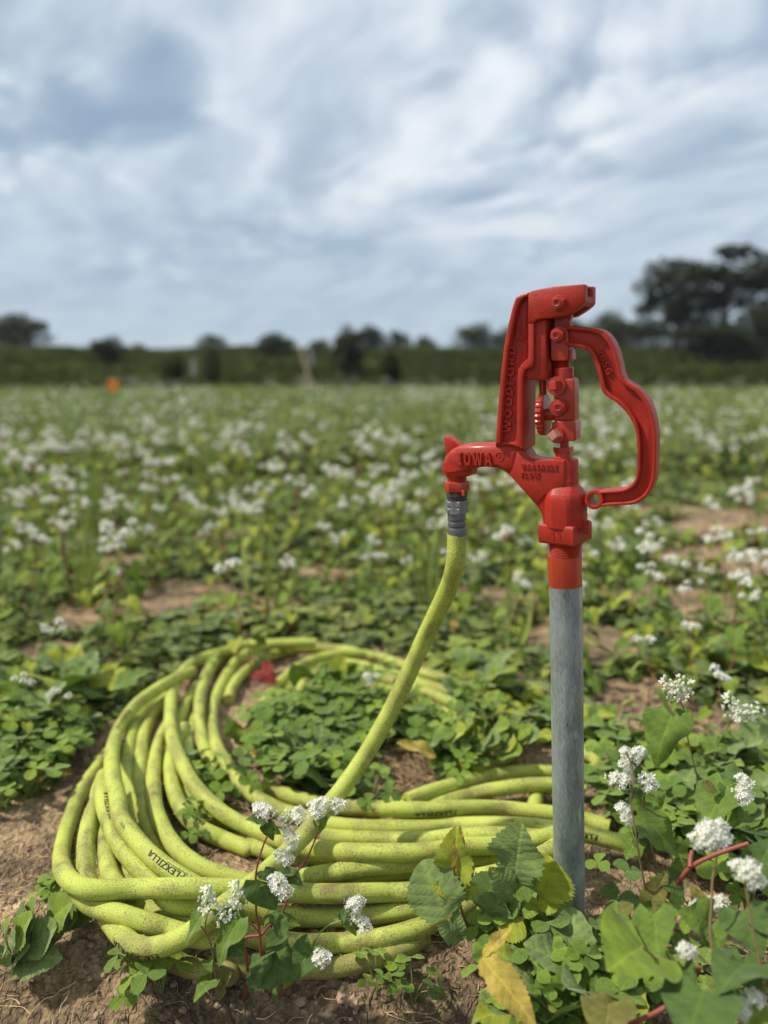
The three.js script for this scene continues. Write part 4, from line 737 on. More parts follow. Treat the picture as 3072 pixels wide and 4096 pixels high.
  c.leaf(P('F', 570, 1160, 0.750), P('F', 1010, 1450, 0.730), LM.mid, 'heart', 3, V3(0.1, 0.8, 0.5), 0.72).leaf(P('F', 510, 1000, 0.730), P('F', 650, 960, 0.720), LM.deep, 'heart', 1, V3(0, 0.8, 0.4), 0.8).leaf(P('F', 700, 1060, 0.740), P('F', 800, 950, 0.740), LM.mid, 'heart', 2, V3(0.2, 0.6, 0.7), 1.0).leaf(P('F', 430, 1190, 0.730), P('F', 370, 1150, 0.730), LM.mid, 'heart', 0, V3(-0.3, 0.6, 0.7), 1).leaf(P('F', 570, 1370, 0.750), P('F', 470, 1490, 0.740), LM.mid, 'heart', 2, V3(-0.2, 0.7, 0.6), 1.2).leaf(P('F', 580, 1370, 0.750), P('F', 690, 1470, 0.740), LM.deep, 'heart', 1, V3(0.2, 0.7, 0.6), 1.1).leaf(P('F', 560, 770, 0.730), P('F', 640, 860, 0.720), LM.deep, 'heart', 0, V3(0.2, 0.7, 0.5), 0.9);
  c.head(P('F', 470, 640, 0.730), 0.0078, 0).head(P('F', 490, 700, 0.728), 0.0085, 1).head(P('F', 460, 750, 0.726), 0.0085, 2).head(P('F', 500, 780, 0.726), 0.0075, 3).head(P('F', 560, 650, 0.730), 0.0085, 0).head(P('F', 605, 640, 0.730), 0.0075, 1).head(P('F', 570, 720, 0.728), 0.006, 2).head(P('F', 385, 870, 0.725), 0.0105, 3).head(P('F', 440, 900, 0.723), 0.011, 1).head(P('F', 480, 850, 0.726), 0.008, 0).head(P('F', 640, 880, 0.725), 0.0115, 2).head(P('F', 680, 930, 0.723), 0.0105, 3).head(P('F', 530, 880, 0.728), 0.006, 1);
  c.head(P('F', 440, 1110, 0.730), 0.009, 0).head(P('F', 470, 1150, 0.728), 0.009, 1).head(P('F', 480, 1200, 0.726), 0.0085, 2).head(P('F', 505, 1225, 0.728), 0.006, 3).stem(chain('F', [0.730, 0.730], 560, 1390, 520, 1320, 485, 1220), 0.0007, 0.0005, STEM.green).stem(chain('F', [0.725, 0.725], 520, 1000, 470, 960, 430, 900), 0.0007, 0.0005, STEM.green).stem(chain('F', [0.725, 0.725], 560, 960, 620, 920, 670, 910), 0.0007, 0.0005, STEM.green);
  const d = plant('flowering_weed', 'weed with one pointed folded leaf below a budding tip, behind the tall spikes', 'plant', foot('F', 1095, 900));
  d.stem([foot('F', 1095, 900), ...chain('F', [0.960, 0.900], 1060, 800, 1020, 640, 985, 480, 965, 300, 930, 220, 905, 170)], 0.0015, 0.0008, STEM.brown);
  d.leaf(P('F', 860, 345, 0.910), P('F', 690, 640, 0.880), LM.mid, 'heart', 3, V3(-0.3, 0.6, 0.75), 0.95).leaf(P('F', 900, 340, 0.910), P('F', 985, 330, 0.900), LM.mid, 'heart', 1, V3(0, 0.6, 0.7), 1.4).leaf(P('F', 880, 200, 0.910), P('F', 870, 260, 0.900), LM.fresh, 'heart', 2, V3(-0.3, 0.5, 0.7), 1);
  d.tip(P('F', 875, 140, 0.905), 2.2, 0, V3(-0.6, 0.8, 0)).tip(P('F', 905, 150, 0.905), 2.2, 1, V3(0.2, 1, 0)).tip(P('F', 935, 175, 0.905), 2.2, 0, V3(0.5, 0.8, 0));
  const e = plant('flowering_weed', 'slender weed at the right whose small white spike leans left and right', 'plant', foot('F', 1170, 800));
  e.stem([foot('F', 1170, 800), ...chain('F', [1.040, 0.990], 1210, 700, 1240, 580, 1310, 460, 1360, 370)], 0.0015, 0.0008, STEM.green).tip(P('F', 1370, 300, 0.990), 2.6, 0, V3(-0.4, 1, 0)).tip(P('F', 1410, 330, 0.990), 2.8, 1, V3(0.8, 0.4, 0)).tip(P('F', 1450, 330, 0.990), 2.6, 0, V3(1, 0.1, 0));
  e.leaf(P('F', 1300, 480, 1.000), P('F', 1400, 520, 0.990), LM.mid, 'heart', 2, V3(0, 0.8, 0.4), 0.8).leaf(P('F', 1230, 600, 1.010), P('F', 1130, 640, 1.000), LM.mid, 'heart', 0, V3(0, 0.8, 0.5), 0.8);
  const f = plant('flowering_weed', 'big hooded leaf weed at right with a stubby hanging white flower head', 'plant', foot('F', 1250, 1330));
  f.stem([foot('F', 1250, 1330), ...chain('F', [0.780, 0.750], 1310, 1160, 1320, 1000, 1325, 930)], 0.0017, 0.001, STEM.green).leaf(P('F', 1320, 930, 0.750), P('F', 1085, 1270, 0.720), LM.mid, 'heart', 0, V3(-0.3, 0.85, 0.45), 0.95).leaf(P('F', 1325, 935, 0.750), P('F', 1420, 1160, 0.730), LM.deep, 'heart', 1, V3(0.2, 0.7, 0.6), 0.8).leaf(P('F', 1300, 800, 0.780), P('F', 1480, 830, 0.760), LM.deep, 'heart', 2, V3(0.1, 0.9, 0.3), 1.0).leaf(P('F', 1240, 980, 0.740), P('F', 1120, 890, 0.740), LM.olive, 'oval', 0, V3(0, 0.8, 0.5), 0.8).leaf(P('F', 1500, 1180, 0.730), P('F', 1350, 1190, 0.720), LM.mid, 'heart', 3, V3(0, 0.8, 0.5), 0.9);
  f.head(P('F', 1440, 880, 0.730), 0.0095, 1).head(P('F', 1470, 930, 0.728), 0.0105, 2).head(P('F', 1430, 980, 0.728), 0.0095, 3).head(P('F', 1465, 1010, 0.726), 0.0105, 0).head(P('F', 1440, 1045, 0.726), 0.0085, 1).stem(chain('F', [0.750, 0.730], 1325, 935, 1400, 900, 1445, 960), 0.0008, 0.0006, STEM.green);
  const g = plant('red_stemmed_weed', 'thick forked red stem rising from the soil right of the pipe, few leaves', 'plant', foot('G', 830, 600));
  g.stem([foot('G', 830, 600), ...chain('G', [0.740, 0.700], 860, 540, 930, 460, 1015, 360, 1160, 280, 1330, 215, 1500, 160)], 0.0029, 0.002, STEM.red).stem(chain('G', [0.720, 0.730], 1015, 360, 1015, 290, 1030, 225), 0.0026, 0.002, STEM.red);
  g.leaf(P('G', 820, 420, 0.740), P('G', 960, 610, 0.720), LM.deep, 'heart', 2, V3(0.2, 0.6, 0.7), 0.9).leaf(P('G', 860, 380, 0.750), P('G', 990, 300, 0.740), LM.mid, 'tooth', 1, V3(0, 0.7, 0.6), 1.1).leaf(P('G', 690, 640, 0.740), P('G', 805, 400, 0.730), LM.olive, 'heart', 0, V3(0, 0.6, 0.8), 0.75, 'dull reddish edged leaf').leaf(P('G', 540, 660, 0.720), P('G', 430, 710, 0.710), LM.olive, 'oval', 1, V3(0, 0.8, 0.5), 0.9).leaf(P('G', 1100, 660, 0.700), P('G', 1040, 530, 0.700), LM.olive, 'heart', 3, V3(0, 0.7, 0.6), 0.9);
  const h = plant('flowering_weed', 'low weed with a double white head lying against the soil right of the forked stem', 'plant', foot('G', 1180, 950));
  h.stem([foot('G', 1180, 950), ...chain('G', [0.700, 0.680], 1160, 850, 1150, 720)], 0.0012, 0.0008, STEM.green).head(P('G', 1060, 690, 0.685), 0.009, 0).head(P('G', 1100, 700, 0.683), 0.008, 1).head(P('G', 1200, 680, 0.685), 0.011, 2).head(P('G', 1260, 660, 0.685), 0.010, 3).head(P('G', 1160, 700, 0.680), 0.007, 0).leaf(P('G', 1290, 720, 0.690), P('G', 1330, 860, 0.680), LM.lime, 'heart', 1, V3(0.3, 0.6, 0.7), 0.8).leaf(P('G', 1000, 780, 0.700), P('G', 960, 900, 0.690), LM.fresh, 'tooth', 0, V3(-0.2, 0.7, 0.6), 1.2);
}
{ // lobed leaved weeds left of the pipe foot
  const a = plant('lobed_weed', 'upright weed with yellowing lobed leaf in front of the hose, left one by the pipe', 'plant', foot('E', 335, 1680));
  a.stem([foot('E', 335, 1680), ...chain('E', [0.825, 0.795], 310, 1560, 270, 1400, 235, 1180)], 0.0018, 0.0011, STEM.brown);
  a.leaf(P('E', 268, 1410, 0.810), P('E', 215, 905, 0.785), LM.lime, 'tooth', 0, V3(-0.15, 0.35, 0.9), 0.75, 'yellow green end leaf').leaf(P('E', 240, 1190, 0.800), P('E', 320, 950, 0.785), LM.yellow, 'tooth', 2, V3(0.6, 0.3, 0.7), 0.55, 'curled yellow edge').leaf(P('E', 265, 1380, 0.807), P('E', 105, 1330, 0.795), LM.lime, 'tooth', 1, V3(-0.1, 0.6, 0.8), 1.17).leaf(P('E', 268, 1400, 0.807), P('E', 390, 1340, 0.795), LM.lime, 'tooth', 2, V3(0.2, 0.5, 0.8), 1.30).leaf(P('E', 290, 1480, 0.810), P('E', 155, 1490, 0.795), LM.fresh, 'tooth', 0, V3(0, 0.7, 0.7), 1.17).leaf(P('E', 262, 1300, 0.805), P('E', 385, 1190, 0.795), LM.fresh, 'tooth', 1, V3(0.3, 0.4, 0.8), 0.91);
  const b = plant('lobed_weed', 'weed with the tallest broad toothed leaf, just left of the grey pipe', 'plant', foot('E', 660, 1690));
  b.stem([foot('E', 660, 1690), ...chain('E', [0.815, 0.795], 680, 1520, 720, 1400, 765, 1230)], 0.0017, 0.0012, STEM.green);
  b.leaf(P('E', 745, 1300, 0.800), P('E', 765, 868, 0.775), LM.grey, 'tooth', 0, V3(-0.1, 0.4, 0.9), 1.23, 'broad rough green leaf').leaf(P('E', 735, 1380, 0.800), P('E', 575, 1240, 0.785), LM.grey, 'tooth', 1, V3(-0.2, 0.6, 0.8), 1.10).leaf(P('E', 735, 1400, 0.800), P('E', 850, 1300, 0.785), LM.mid, 'tooth', 2, V3(0.2, 0.5, 0.8), 1.56).leaf(P('E', 700, 1500, 0.805), P('E', 620, 1400, 0.795), LM.grey, 'tooth', 0, V3(-0.1, 0.6, 0.7), 1.17).leaf(P('E', 690, 1540, 0.805), P('E', 765, 1470, 0.795), LM.grey, 'tooth', 1, V3(0.2, 0.5, 0.8), 1.17);
  const c = plant('lobed_weed', 'bright yellow green lobed weed against the lower pipe', 'plant', foot('E', 870, 1695));
  c.stem([foot('E', 870, 1695), ...chain('E', [0.815, 0.795], 910, 1550, 945, 1400)], 0.0017, 0.0012, STEM.green).leaf(P('E', 905, 1580, 0.805), P('E', 985, 1150, 0.785), LM.lime, 'lobed', 0, V3(-0.1, 0.45, 0.9), 1.76).leaf(P('E', 930, 1480, 0.800), P('E', 1100, 1420, 0.785), LM.lime, 'tooth', 1, V3(0.1, 0.6, 0.8), 1.43).leaf(P('E', 900, 1560, 0.800), P('E', 650, 1640, 0.785), LM.lime, 'lobed', 1, V3(0, 0.75, 0.6), 1.95).leaf(P('E', 920, 1500, 0.800), P('E', 830, 1580, 0.785), LM.fresh, 'tooth', 0, V3(-0.2, 0.6, 0.7), 1.30);
  const d = plant('lobed_weed', 'dark shaded weed with ruffled leaf between the two taller lobed weeds', 'plant', foot('E', 455, 1700));
  d.leaf(P('E', 470, 1690, 0.820), P('E', 470, 1340, 0.805), LM.deep, 'lobed', 1, V3(-0.3, 0.35, 0.85), 1.62).leaf(P('E', 520, 1680, 0.815), P('E', 590, 1470, 0.795), LM.grey, 'lobed', 0, V3(0.1, 0.5, 0.8), 1.56).leaf(P('E', 480, 1700, 0.815), P('E', 640, 1600, 0.795), LM.grey, 'lobed', 2, V3(0, 0.7, 0.7), 1.43);
  const e = plant('lobed_weed', 'grey green weed drooping over the front hose, lowest left of the lobed ones', 'plant', foot('E', 330, 1800));
  e.leaf(P('E', 300, 1780, 0.795), P('E', 20, 1400, 0.775), LM.grey, 'lobed', 2, V3(-0.1, 0.6, 0.8), 1.49).leaf(P('E', 290, 1790, 0.795), P('E', 160, 1690, 0.780), LM.grey, 'tooth', 1, V3(-0.1, 0.7, 0.7), 0.95).leaf(P('E', 300, 1790, 0.795), P('E', 250, 1610, 0.785), LM.grey, 'tooth', 2, V3(0.1, 0.6, 0.8), 0.85);
  const yl = plant('withered_weed', 'withered curled yellow leaf on a weed below the grey pipe', 'plant', atHeight(2010, 3985, 0));
  const q = (x, y, z) => atDepth(1500 + x * 0.9476, 3100 + y * 0.9476, z);
  yl.leaf(q(450, 770, 0.69), q(640, 985, 0.64), LM.yellow, 'tooth', 2, V3(0.3, 0.6, 0.75), 0.72, 'yellow curled leaf').leaf(q(455, 765, 0.69), q(565, 640, 0.69), LM.yellow, 'tooth', 0, V3(-0.4, 0.4, 0.8), 0.5, 'pale dry folded leaf').stem([atHeight(2010, 3985, 0), q(440, 800, 0.69), q(450, 768, 0.69)], 0.0013, 0.001, STEM.brown);
  // inside the coil
  const spots = [['B', 530, 1180, 'lobed_weed', 'left of the pair of grey green toothed weeds inside the hose coil', [[560, 1060, 470, 850, LM.grey], [560, 1090, 640, 880, LM.grey], [540, 1160, 450, 1020, LM.grey]]], ['B', 760, 1220, 'lobed_weed', 'right of the pair of grey green toothed weeds inside the coil, broad upright leaf', [[765, 1190, 760, 840, LM.grey], [760, 1180, 650, 1060, LM.grey], [770, 1180, 860, 1080, LM.grey]]], ['B', 680, 1330, 'lobed_weed', 'weed with two scalloped round leaves low inside the coil', [[680, 1290, 515, 1250, LM.grey], [640, 1330, 800, 1300, LM.mid], [700, 1390, 860, 1370, LM.mid]]], ['B', 980, 1200, 'lobed_weed', 'pale leaf weed curling beside the rising hose inside the coil', [[960, 1180, 1050, 920, LM.fresh], [900, 1200, 940, 1020, LM.mid]]], ['B', 120, 980, 'lobed_weed', 'light green tongue leaf at the inner left of the coil', [[150, 1000, 10, 780, LM.fresh], [140, 1000, 240, 860, LM.lime]]], ['B', 320, 1060, 'lobed_weed', 'weed with a yellow spotted leaf inside the coil at left', [[270, 1020, 350, 860, LM.lime], [280, 1040, 170, 1110, LM.yellow]]]];
  for (const [t, x, y, nm, lab, leaves] of spots) { const f = foot(t, x, y); const z0 = -f.z * cp + EYE * sp; const pl = plant(nm, lab, 'plant', f); leaves.forEach(([x0, y0, x1, y1, m], i) => { const zc = z0 - 0.02; pl.leaf(atDepth(...px(t, x0, y0), zc), atDepth(...px(t, x1, y1), zc - 0.02), m, i % 2 ? 'tooth' : 'tooth', i, V3(-0.15 + 0.2 * i, 0.55, 0.8), 0.85); pl.stem([f, atDepth(...px(t, (x0 + x) / 2, (y0 + y) / 2), zc), atDepth(...px(t, x0, y0), zc)], 0.0012, 0.0008, STEM.green); }); }
  const rs = plant('red_leaf_weed', 'thin red stemmed weed with one red leaf at the back of the coil', 'plant', foot('B', 205, 545));
  const zr = -rs.t.position.z * cp + EYE * sp;
  rs.stem([rs.t.position.clone(), atDepth(...px('B', 212, 420), zr - 0.03), atDepth(...px('B', 205, 260), zr - 0.05), atDepth(...px('B', 190, 60), zr - 0.08)], 0.0016, 0.0009, STEM.red).leaf(atDepth(...px('B', 300, 370), zr - 0.03), atDepth(...px('B', 410, 470), zr - 0.05), LM.red, 'heart', 1, V3(0, 0.6, 0.7), 1.2, 'red leaf').stem([atDepth(...px('B', 215, 450), zr - 0.03), atDepth(...px('B', 300, 370), zr - 0.03)], 0.0009, 0.0007, STEM.red);
  const bk = plant('broad_weed', 'pale long leaf weed standing inside the back of the coil', 'plant', foot('B', 880, 620));
  const zb = -bk.t.position.z * cp + EYE * sp;
  for (const [x0, y0, x1, y1, m, k] of [[840, 600, 840, 330, LM.fresh, 'oval'], [900, 600, 960, 270, LM.lime, 'oval'], [900, 590, 1080, 330, LM.fresh, 'oval'], [740, 560, 560, 350, LM.mid, 'oval'], [1000, 540, 1090, 420, LM.mid, 'oval']]) bk.leaf(atDepth(...px('B', x0, y0), zb), atDepth(...px('B', x1, y1), zb - 0.04), m, k, 0, V3(0, 0.5, 0.8), 0.62);
  const fl = plant('flowering_weed', 'two small white flower heads inside the coil behind the rising hose', 'plant', foot('B', 1190, 760));
  const zf = -fl.t.position.z * cp + EYE * sp;
  fl.head(atDepth(...px('B', 1180, 430), zf - 0.06), 0.011, 0).head(atDepth(...px('B', 1205, 480), zf - 0.06), 0.010, 1).head(atDepth(...px('B', 1260, 430), zf - 0.06), 0.008, 2).head(atDepth(...px('B', 1265, 640), zf - 0.04), 0.010, 3).head(atDepth(...px('B', 1250, 670), zf - 0.04), 0.008, 0).stem([fl.t.position.clone(), atDepth(...px('B', 1185, 620), zf - 0.03), atDepth(...px('B', 1190, 480), zf - 0.06)], 0.001, 0.0006, STEM.green);
  // yellow leaves right of the dry patch
  const yb = plant('lobed_weed', 'weed with a limp yellow leaf between dry patch and rear hoses', 'plant', foot('E', 160, 440));
  const zy = -yb.t.position.z * cp + EYE * sp;
  yb.leaf(atDepth(...px('E', 90, 260), zy - 0.03), atDepth(...px('B', 1460, 945), zy - 0.05), LM.yellow, 'tooth', 0, V3(0, 0.8, 0.5), 0.6, 'yellow leaf').leaf(atDepth(...px('E', 150, 430), zy), atDepth(...px('E', 60, 290), zy - 0.02), LM.lime, 'tooth', 1, V3(0, 0.7, 0.7), 0.5).leaf(atDepth(...px('E', 330, 440), zy - 0.02), atDepth(...px('E', 270, 320), zy - 0.03), LM.lime, 'tooth', 2, V3(-0.2, 0.6, 0.8), 0.9).leaf(atDepth(...px('E', 345, 440), zy - 0.02), atDepth(...px('E', 480, 320), zy - 0.03), LM.lime, 'tooth', 0, V3(0.2, 0.7, 0.7), 0.9);
  const brot = [[80, 130, 5], [230, 100, 1], [430, 130, 2], [560, 170, 0], [330, 60, 3], [620, 60, 4], [730, 130, 1], [860, 110, 2], [520, 40, 0], [700, 20, 3]];
  const ms = [LM.mid, LM.fresh, LM.lime, LM.grey, LM.fresh, LM.mid];
  brot.forEach(([x, y, k], i) => { const f0 = foot('E', x, y + 150), z = -f0.z * cp + EYE * sp, pl = plant('lobed_weed', `broad leaved weed of the patch behind the ${['dry straw', 'yellow leaf', 'lime leaf', 'bent hose', 'straw, far side', 'bent hose, far side', 'pipe', 'pipe, nearer', 'lime leaf, far side', 'bent hose, nearest'][i]}`, 'plant', f0, 'broad leaved weeds between the coil and the pipe'); for (let j = 0; j < 5; j++) { const a = j * 2.4 + i, L = 55 + 30 * ((i * 7 + j * 3) % 5) / 5; pl.leaf(atDepth(...px('E', x + Math.cos(a) * 25, y + 60 + Math.sin(a) * 20), z - 0.02), atDepth(...px('E', x + Math.cos(a) * L * 1.6, y + Math.sin(a) * L * 0.8 - 40), z - 0.03 - 0.01 * j), ms[(k + (j > 2 ? 1 : 0)) % 6], j % 2 ? 'tooth' : 'lobed', j, V3(Math.cos(a) * 0.3, 0.7, 0.6), 1.1); } });
  // left edge
  const lw = [[-110, 1060, 'grey green rough weed at the left edge beside the coil'], [190, 960, 'small toothed weed touching the soil left of the front bend of the hose'], [-290, 1240, 'lowest rough weed in the left corner']];
  lw.forEach(([x, y, lab], i) => { const f0 = foot('C', x, y + 150), z = -f0.z * cp + EYE * sp, pl = plant('lobed_weed', lab, 'plant', f0); const n = i === 1 ? 5 : 9, s = i === 1 ? 0.6 : 1.15; for (let j = 0; j < n; j++) { const a = j * 1.25 + i, L = (125 + 60 * ((j * 3 + i) % 4) / 3) * s; pl.leaf(atDepth(...px('C', x + Math.cos(a) * 12, y + 100 * s), z - 0.01), atDepth(...px('C', x + Math.cos(a) * L * 1.35, y + 40 - Math.abs(Math.sin(a * 1.3)) * L * 1.2), z - 0.02 - 0.015 * Math.sin(j)), [LM.grey, LM.fresh, LM.grey][j % 3], j % 2 ? 'lobed' : 'tooth', j, V3(Math.cos(a) * 0.3 - 0.3, 0.7, 0.6), 1.25); } });
}
// ------------------------------------------------------------------ weeds that grow everywhere else
const R6 = rng(4242);
const nearHose = (x, z, d) => { for (const o of coilSamples) if (Math.abs(o.x - x) < d && Math.abs(o.z - z) < d && Math.hypot(o.x - x, o.z - z) < d) return true; return false; };
const inner = (() => { const c = foot('B', 760, 960); return (x, z) => { const dx = (x - c.x) / 0.30, dz = (z - c.z) / 0.30; return dx * dx + dz * dz; }; })();
const inView = (x, z, pad = 0.06) => Math.abs(x) < -z * 0.515 + pad;

// small three leaved plants
const cloverProto = [0, 1, 2, 3, 4, 5].map(k => {
  const r = rng(900 + k), t = new THREE.Group(), stems = [];
  const leaves = 5 + Math.floor(r() * 4), mats = [0, 1, 2, 3, 1].map(i => CLOVER[i]);
  for (let i = 0; i < leaves; i++) {
    const a = i * 2.4 + r(), out = 0.012 + r() * 0.03, h = 0.022 + r() * 0.038, top = V3(Math.cos(a) * out, h, Math.sin(a) * out), size = 0.011 + r() * 0.010;
    stems.push(tube([V3(0, -0.005, 0), V3(top.x * 0.35, h * 0.6, top.z * 0.35), top], 0.0006, 5, 5, false));
    const parts = [], n = V3(Math.cos(a) * 0.35 + (r() - 0.5) * 0.4, 1, Math.sin(a) * 0.35 + 0.25 + (r() - 0.5) * 0.4).normalize(), spin = r() * 6;
    const q = new THREE.Quaternion().setFromUnitVectors(V3(0, 1, 0), n);
    for (let j = 0; j < 3; j++) {
      const g = GEO.oval[j % 2].clone(), m = new THREE.Object3D(), b = spin + j * 2.094, dir = V3(Math.cos(b), 0.10, Math.sin(b)).applyQuaternion(q);
      place(m, top, top.clone().addScaledVector(dir, size), n, 1.05); m.updateMatrix(); parts.push(g.applyMatrix4(m.matrix));
    }
    mesh('leaf', merge(parts), mats[Math.floor(r() * 5)], t);
  }
  mesh('stem', merge(stems), STEM.green, t);
  t.name = 'clover_plant';
  return t;
});
function sow(protos, name, label, category, group, x, z, size, turn) {
  const k = Math.floor(R6() * protos.length), c = protos[k].clone();
  c.name = numbered(name); tag(c, label, category, group); c.position.set(x, groundY(x, z) + groundDetail(x, z), z); c.rotation.y = turn; c.scale.setScalar(size); scene.add(c); return c;
}
{
  const spotsOf = (n, u0, u1, v0, v1, test, label, group, s0, s1) => { let made = 0, tries = 0; while (made < n && tries++ < n * 12) { const p = atHeight(lerp(u0, u1, R6()), lerp(v0, v1, R6()), 0); if (!test(p.x, p.z) || nearHose(p.x, p.z, 0.022)) continue; sow(cloverProto, 'clover_plant', label, 'clover', group, p.x, p.z, lerp(s0, s1, R6()), R6() * 6.3); made++; } };
  const dry = foot('B', 1420, 1290);
  spotsOf(72, 1060, 1950, 2800, 3260, (x, z) => inner(x, z) < 0.85 && Math.hypot(x - dry.x, z - dry.z) > 0.085, 'small clover plant growing inside the hose coil', 'clover plants inside the hose coil', 0.9, 1.3);
  spotsOf(48, 2060, 2480, 3740, 4120, (x, z) => Math.hypot(x - baseP.x, z - baseP.z) > 0.035 && (z > baseP.z + 0.10 || Math.abs(x - baseP.x) > 0.06), 'small clover plant at the foot of the grey pipe', 'clover plants at the foot of the pipe', 0.85, 1.25);
  spotsOf(38, 2380, 3072, 2900, 3700, (x, z) => bare(x, z) < 0.4 && Math.hypot(x - baseP.x, z - baseP.z) > 0.035, 'small clover plant right of the grey pipe', 'clover plants right of the pipe', 0.9, 1.4);
  spotsOf(16, 0, 360, 2950, 3250, (x, z) => !nearHose(x, z, 0.07), 'small clover plant on the open soil left of the coil', 'clover plants left of the coil', 0.9, 1.3);
  for (const [t, x, y, lab, s] of [['C', 720, 1560, 'lone clover plant on bare soil below the front bend of the hose', 0.8], ['C', 930, 1560, 'bigger clover plant on the soil below the hose, middle', 1.05], ['C', 110, 850, 'clover plant beside the outer left bend of the hose', 0.9], ['C', 210, 840, 'clover plant tucked against the outer left bend', 0.8], ['D', 1260, 1600, 'clover seedling on bare soil left of the yellow leaf', 0.75], ['D', 1560, 1640, 'clover plant on bare soil nearest the yellow leaf', 0.95], ['C', 1230, 330, 'clover plant in the gap between the left loops', 0.8], ['A', 1290, 1330, 'clover plant in the upper gap of the loops', 1.0], ['A', 1500, 1450, 'clover plant between the inner loops', 1.0]]) { const f = foot(t, x, y); sow(cloverProto, 'clover_plant', lab, 'clover', null, f.x, f.z, s, R6() * 6); }
}
// rosettes of toothed leaves among the clover
const rosetteProto = [0, 1, 2, 3].map(k => {
  const r = rng(700 + k), t = new THREE.Group(), stems = [], mats = [LM.mid, LM.fresh, LM.grey, LM.lime, LM.mid], n = 5 + Math.floor(r() * 3);
  for (let i = 0; i < n; i++) { const a = i * 2.4 + r(), b = V3(Math.cos(a) * 0.008, 0.012 + r() * 0.02, Math.sin(a) * 0.008), L = 0.035 + r() * 0.03, e = b.clone().add(V3(Math.cos(a) * L * 0.7, L * (0.35 + r() * 0.6), Math.sin(a) * L * 0.7)); stems.push(tube([V3(0, -0.005, 0), b.clone().multiplyScalar(0.6), b], 0.0009, 4, 5, false)); const m = mesh('leaf', pick(i % 2 ? GEO.toothLow : GEO.heart, r()), mats[Math.floor(r() * 5)], t); place(m, b, e, V3(-Math.cos(a) * 0.4, 1, -Math.sin(a) * 0.4), 0.9 + r() * 0.3); }
  mesh('stem', merge(stems), STEM.green, t); t.name = 'broadleaf_weed'; return t;
});
{
  const dry = foot('B', 1420, 1290), areas = [[95, 1080, 1980, 2860, 3230, (x, z) => inner(x, z) < 0.85 && Math.hypot(x - dry.x, z - dry.z) > 0.09, 'inside the hose coil'], [34, 2340, 3072, 2700, 3600, (x, z) => bare(x, z) < 0.5 && Math.hypot(x - baseP.x, z - baseP.z) > 0.04, 'right of the grey pipe'], [14, 2080, 2500, 3900, 4130, (x, z) => (z > baseP.z + 0.12 || Math.abs(x - baseP.x) > 0.09), 'below the foot of the grey pipe'], [16, 0, 420, 2650, 3150, (x, z) => bare(x, z) < 0.7 && !nearHose(x, z, 0.07), 'left of the outer hose loops']];
  for (const [n, u0, u1, v0, v1, ok, w] of areas) { let made = 0, tries = 0; while (made < n && tries++ < n * 15) { const p = atHeight(lerp(u0, u1, R6()), lerp(v0, v1, R6()), 0); if (!ok(p.x, p.z) || nearHose(p.x, p.z, 0.03)) continue; sow(rosetteProto, 'broadleaf_weed', `small broad leaved weed ${w}`, 'weed', `broad leaved weeds ${w}`, p.x, p.z, w === 'inside the hose coil' ? 0.5 + R6() * 0.45 * smooth(-1.35, -1.0, p.z) + R6() * 0.1 : 0.6 + R6() * 0.75, R6() * 6.3); made++; } }
  [[1840, 2740], [1900, 2700], [1930, 2790], [1990, 2745], [2010, 2830], [2060, 2800], [2090, 2880], [2130, 2850], [2160, 2940], [1870, 2850], [1950, 2890], [2050, 2950], [2240, 2900], [2300, 2960]].forEach(([u, v]) => { const p = atHeight(u, v, 0); sow(rosetteProto, 'broadleaf_weed', 'broad leaved weed over the rear hoses left of the pipe', 'weed', 'weeds over the rear hoses', p.x, p.z, 0.8 + R6() * 0.4, R6() * 6.3); });
}
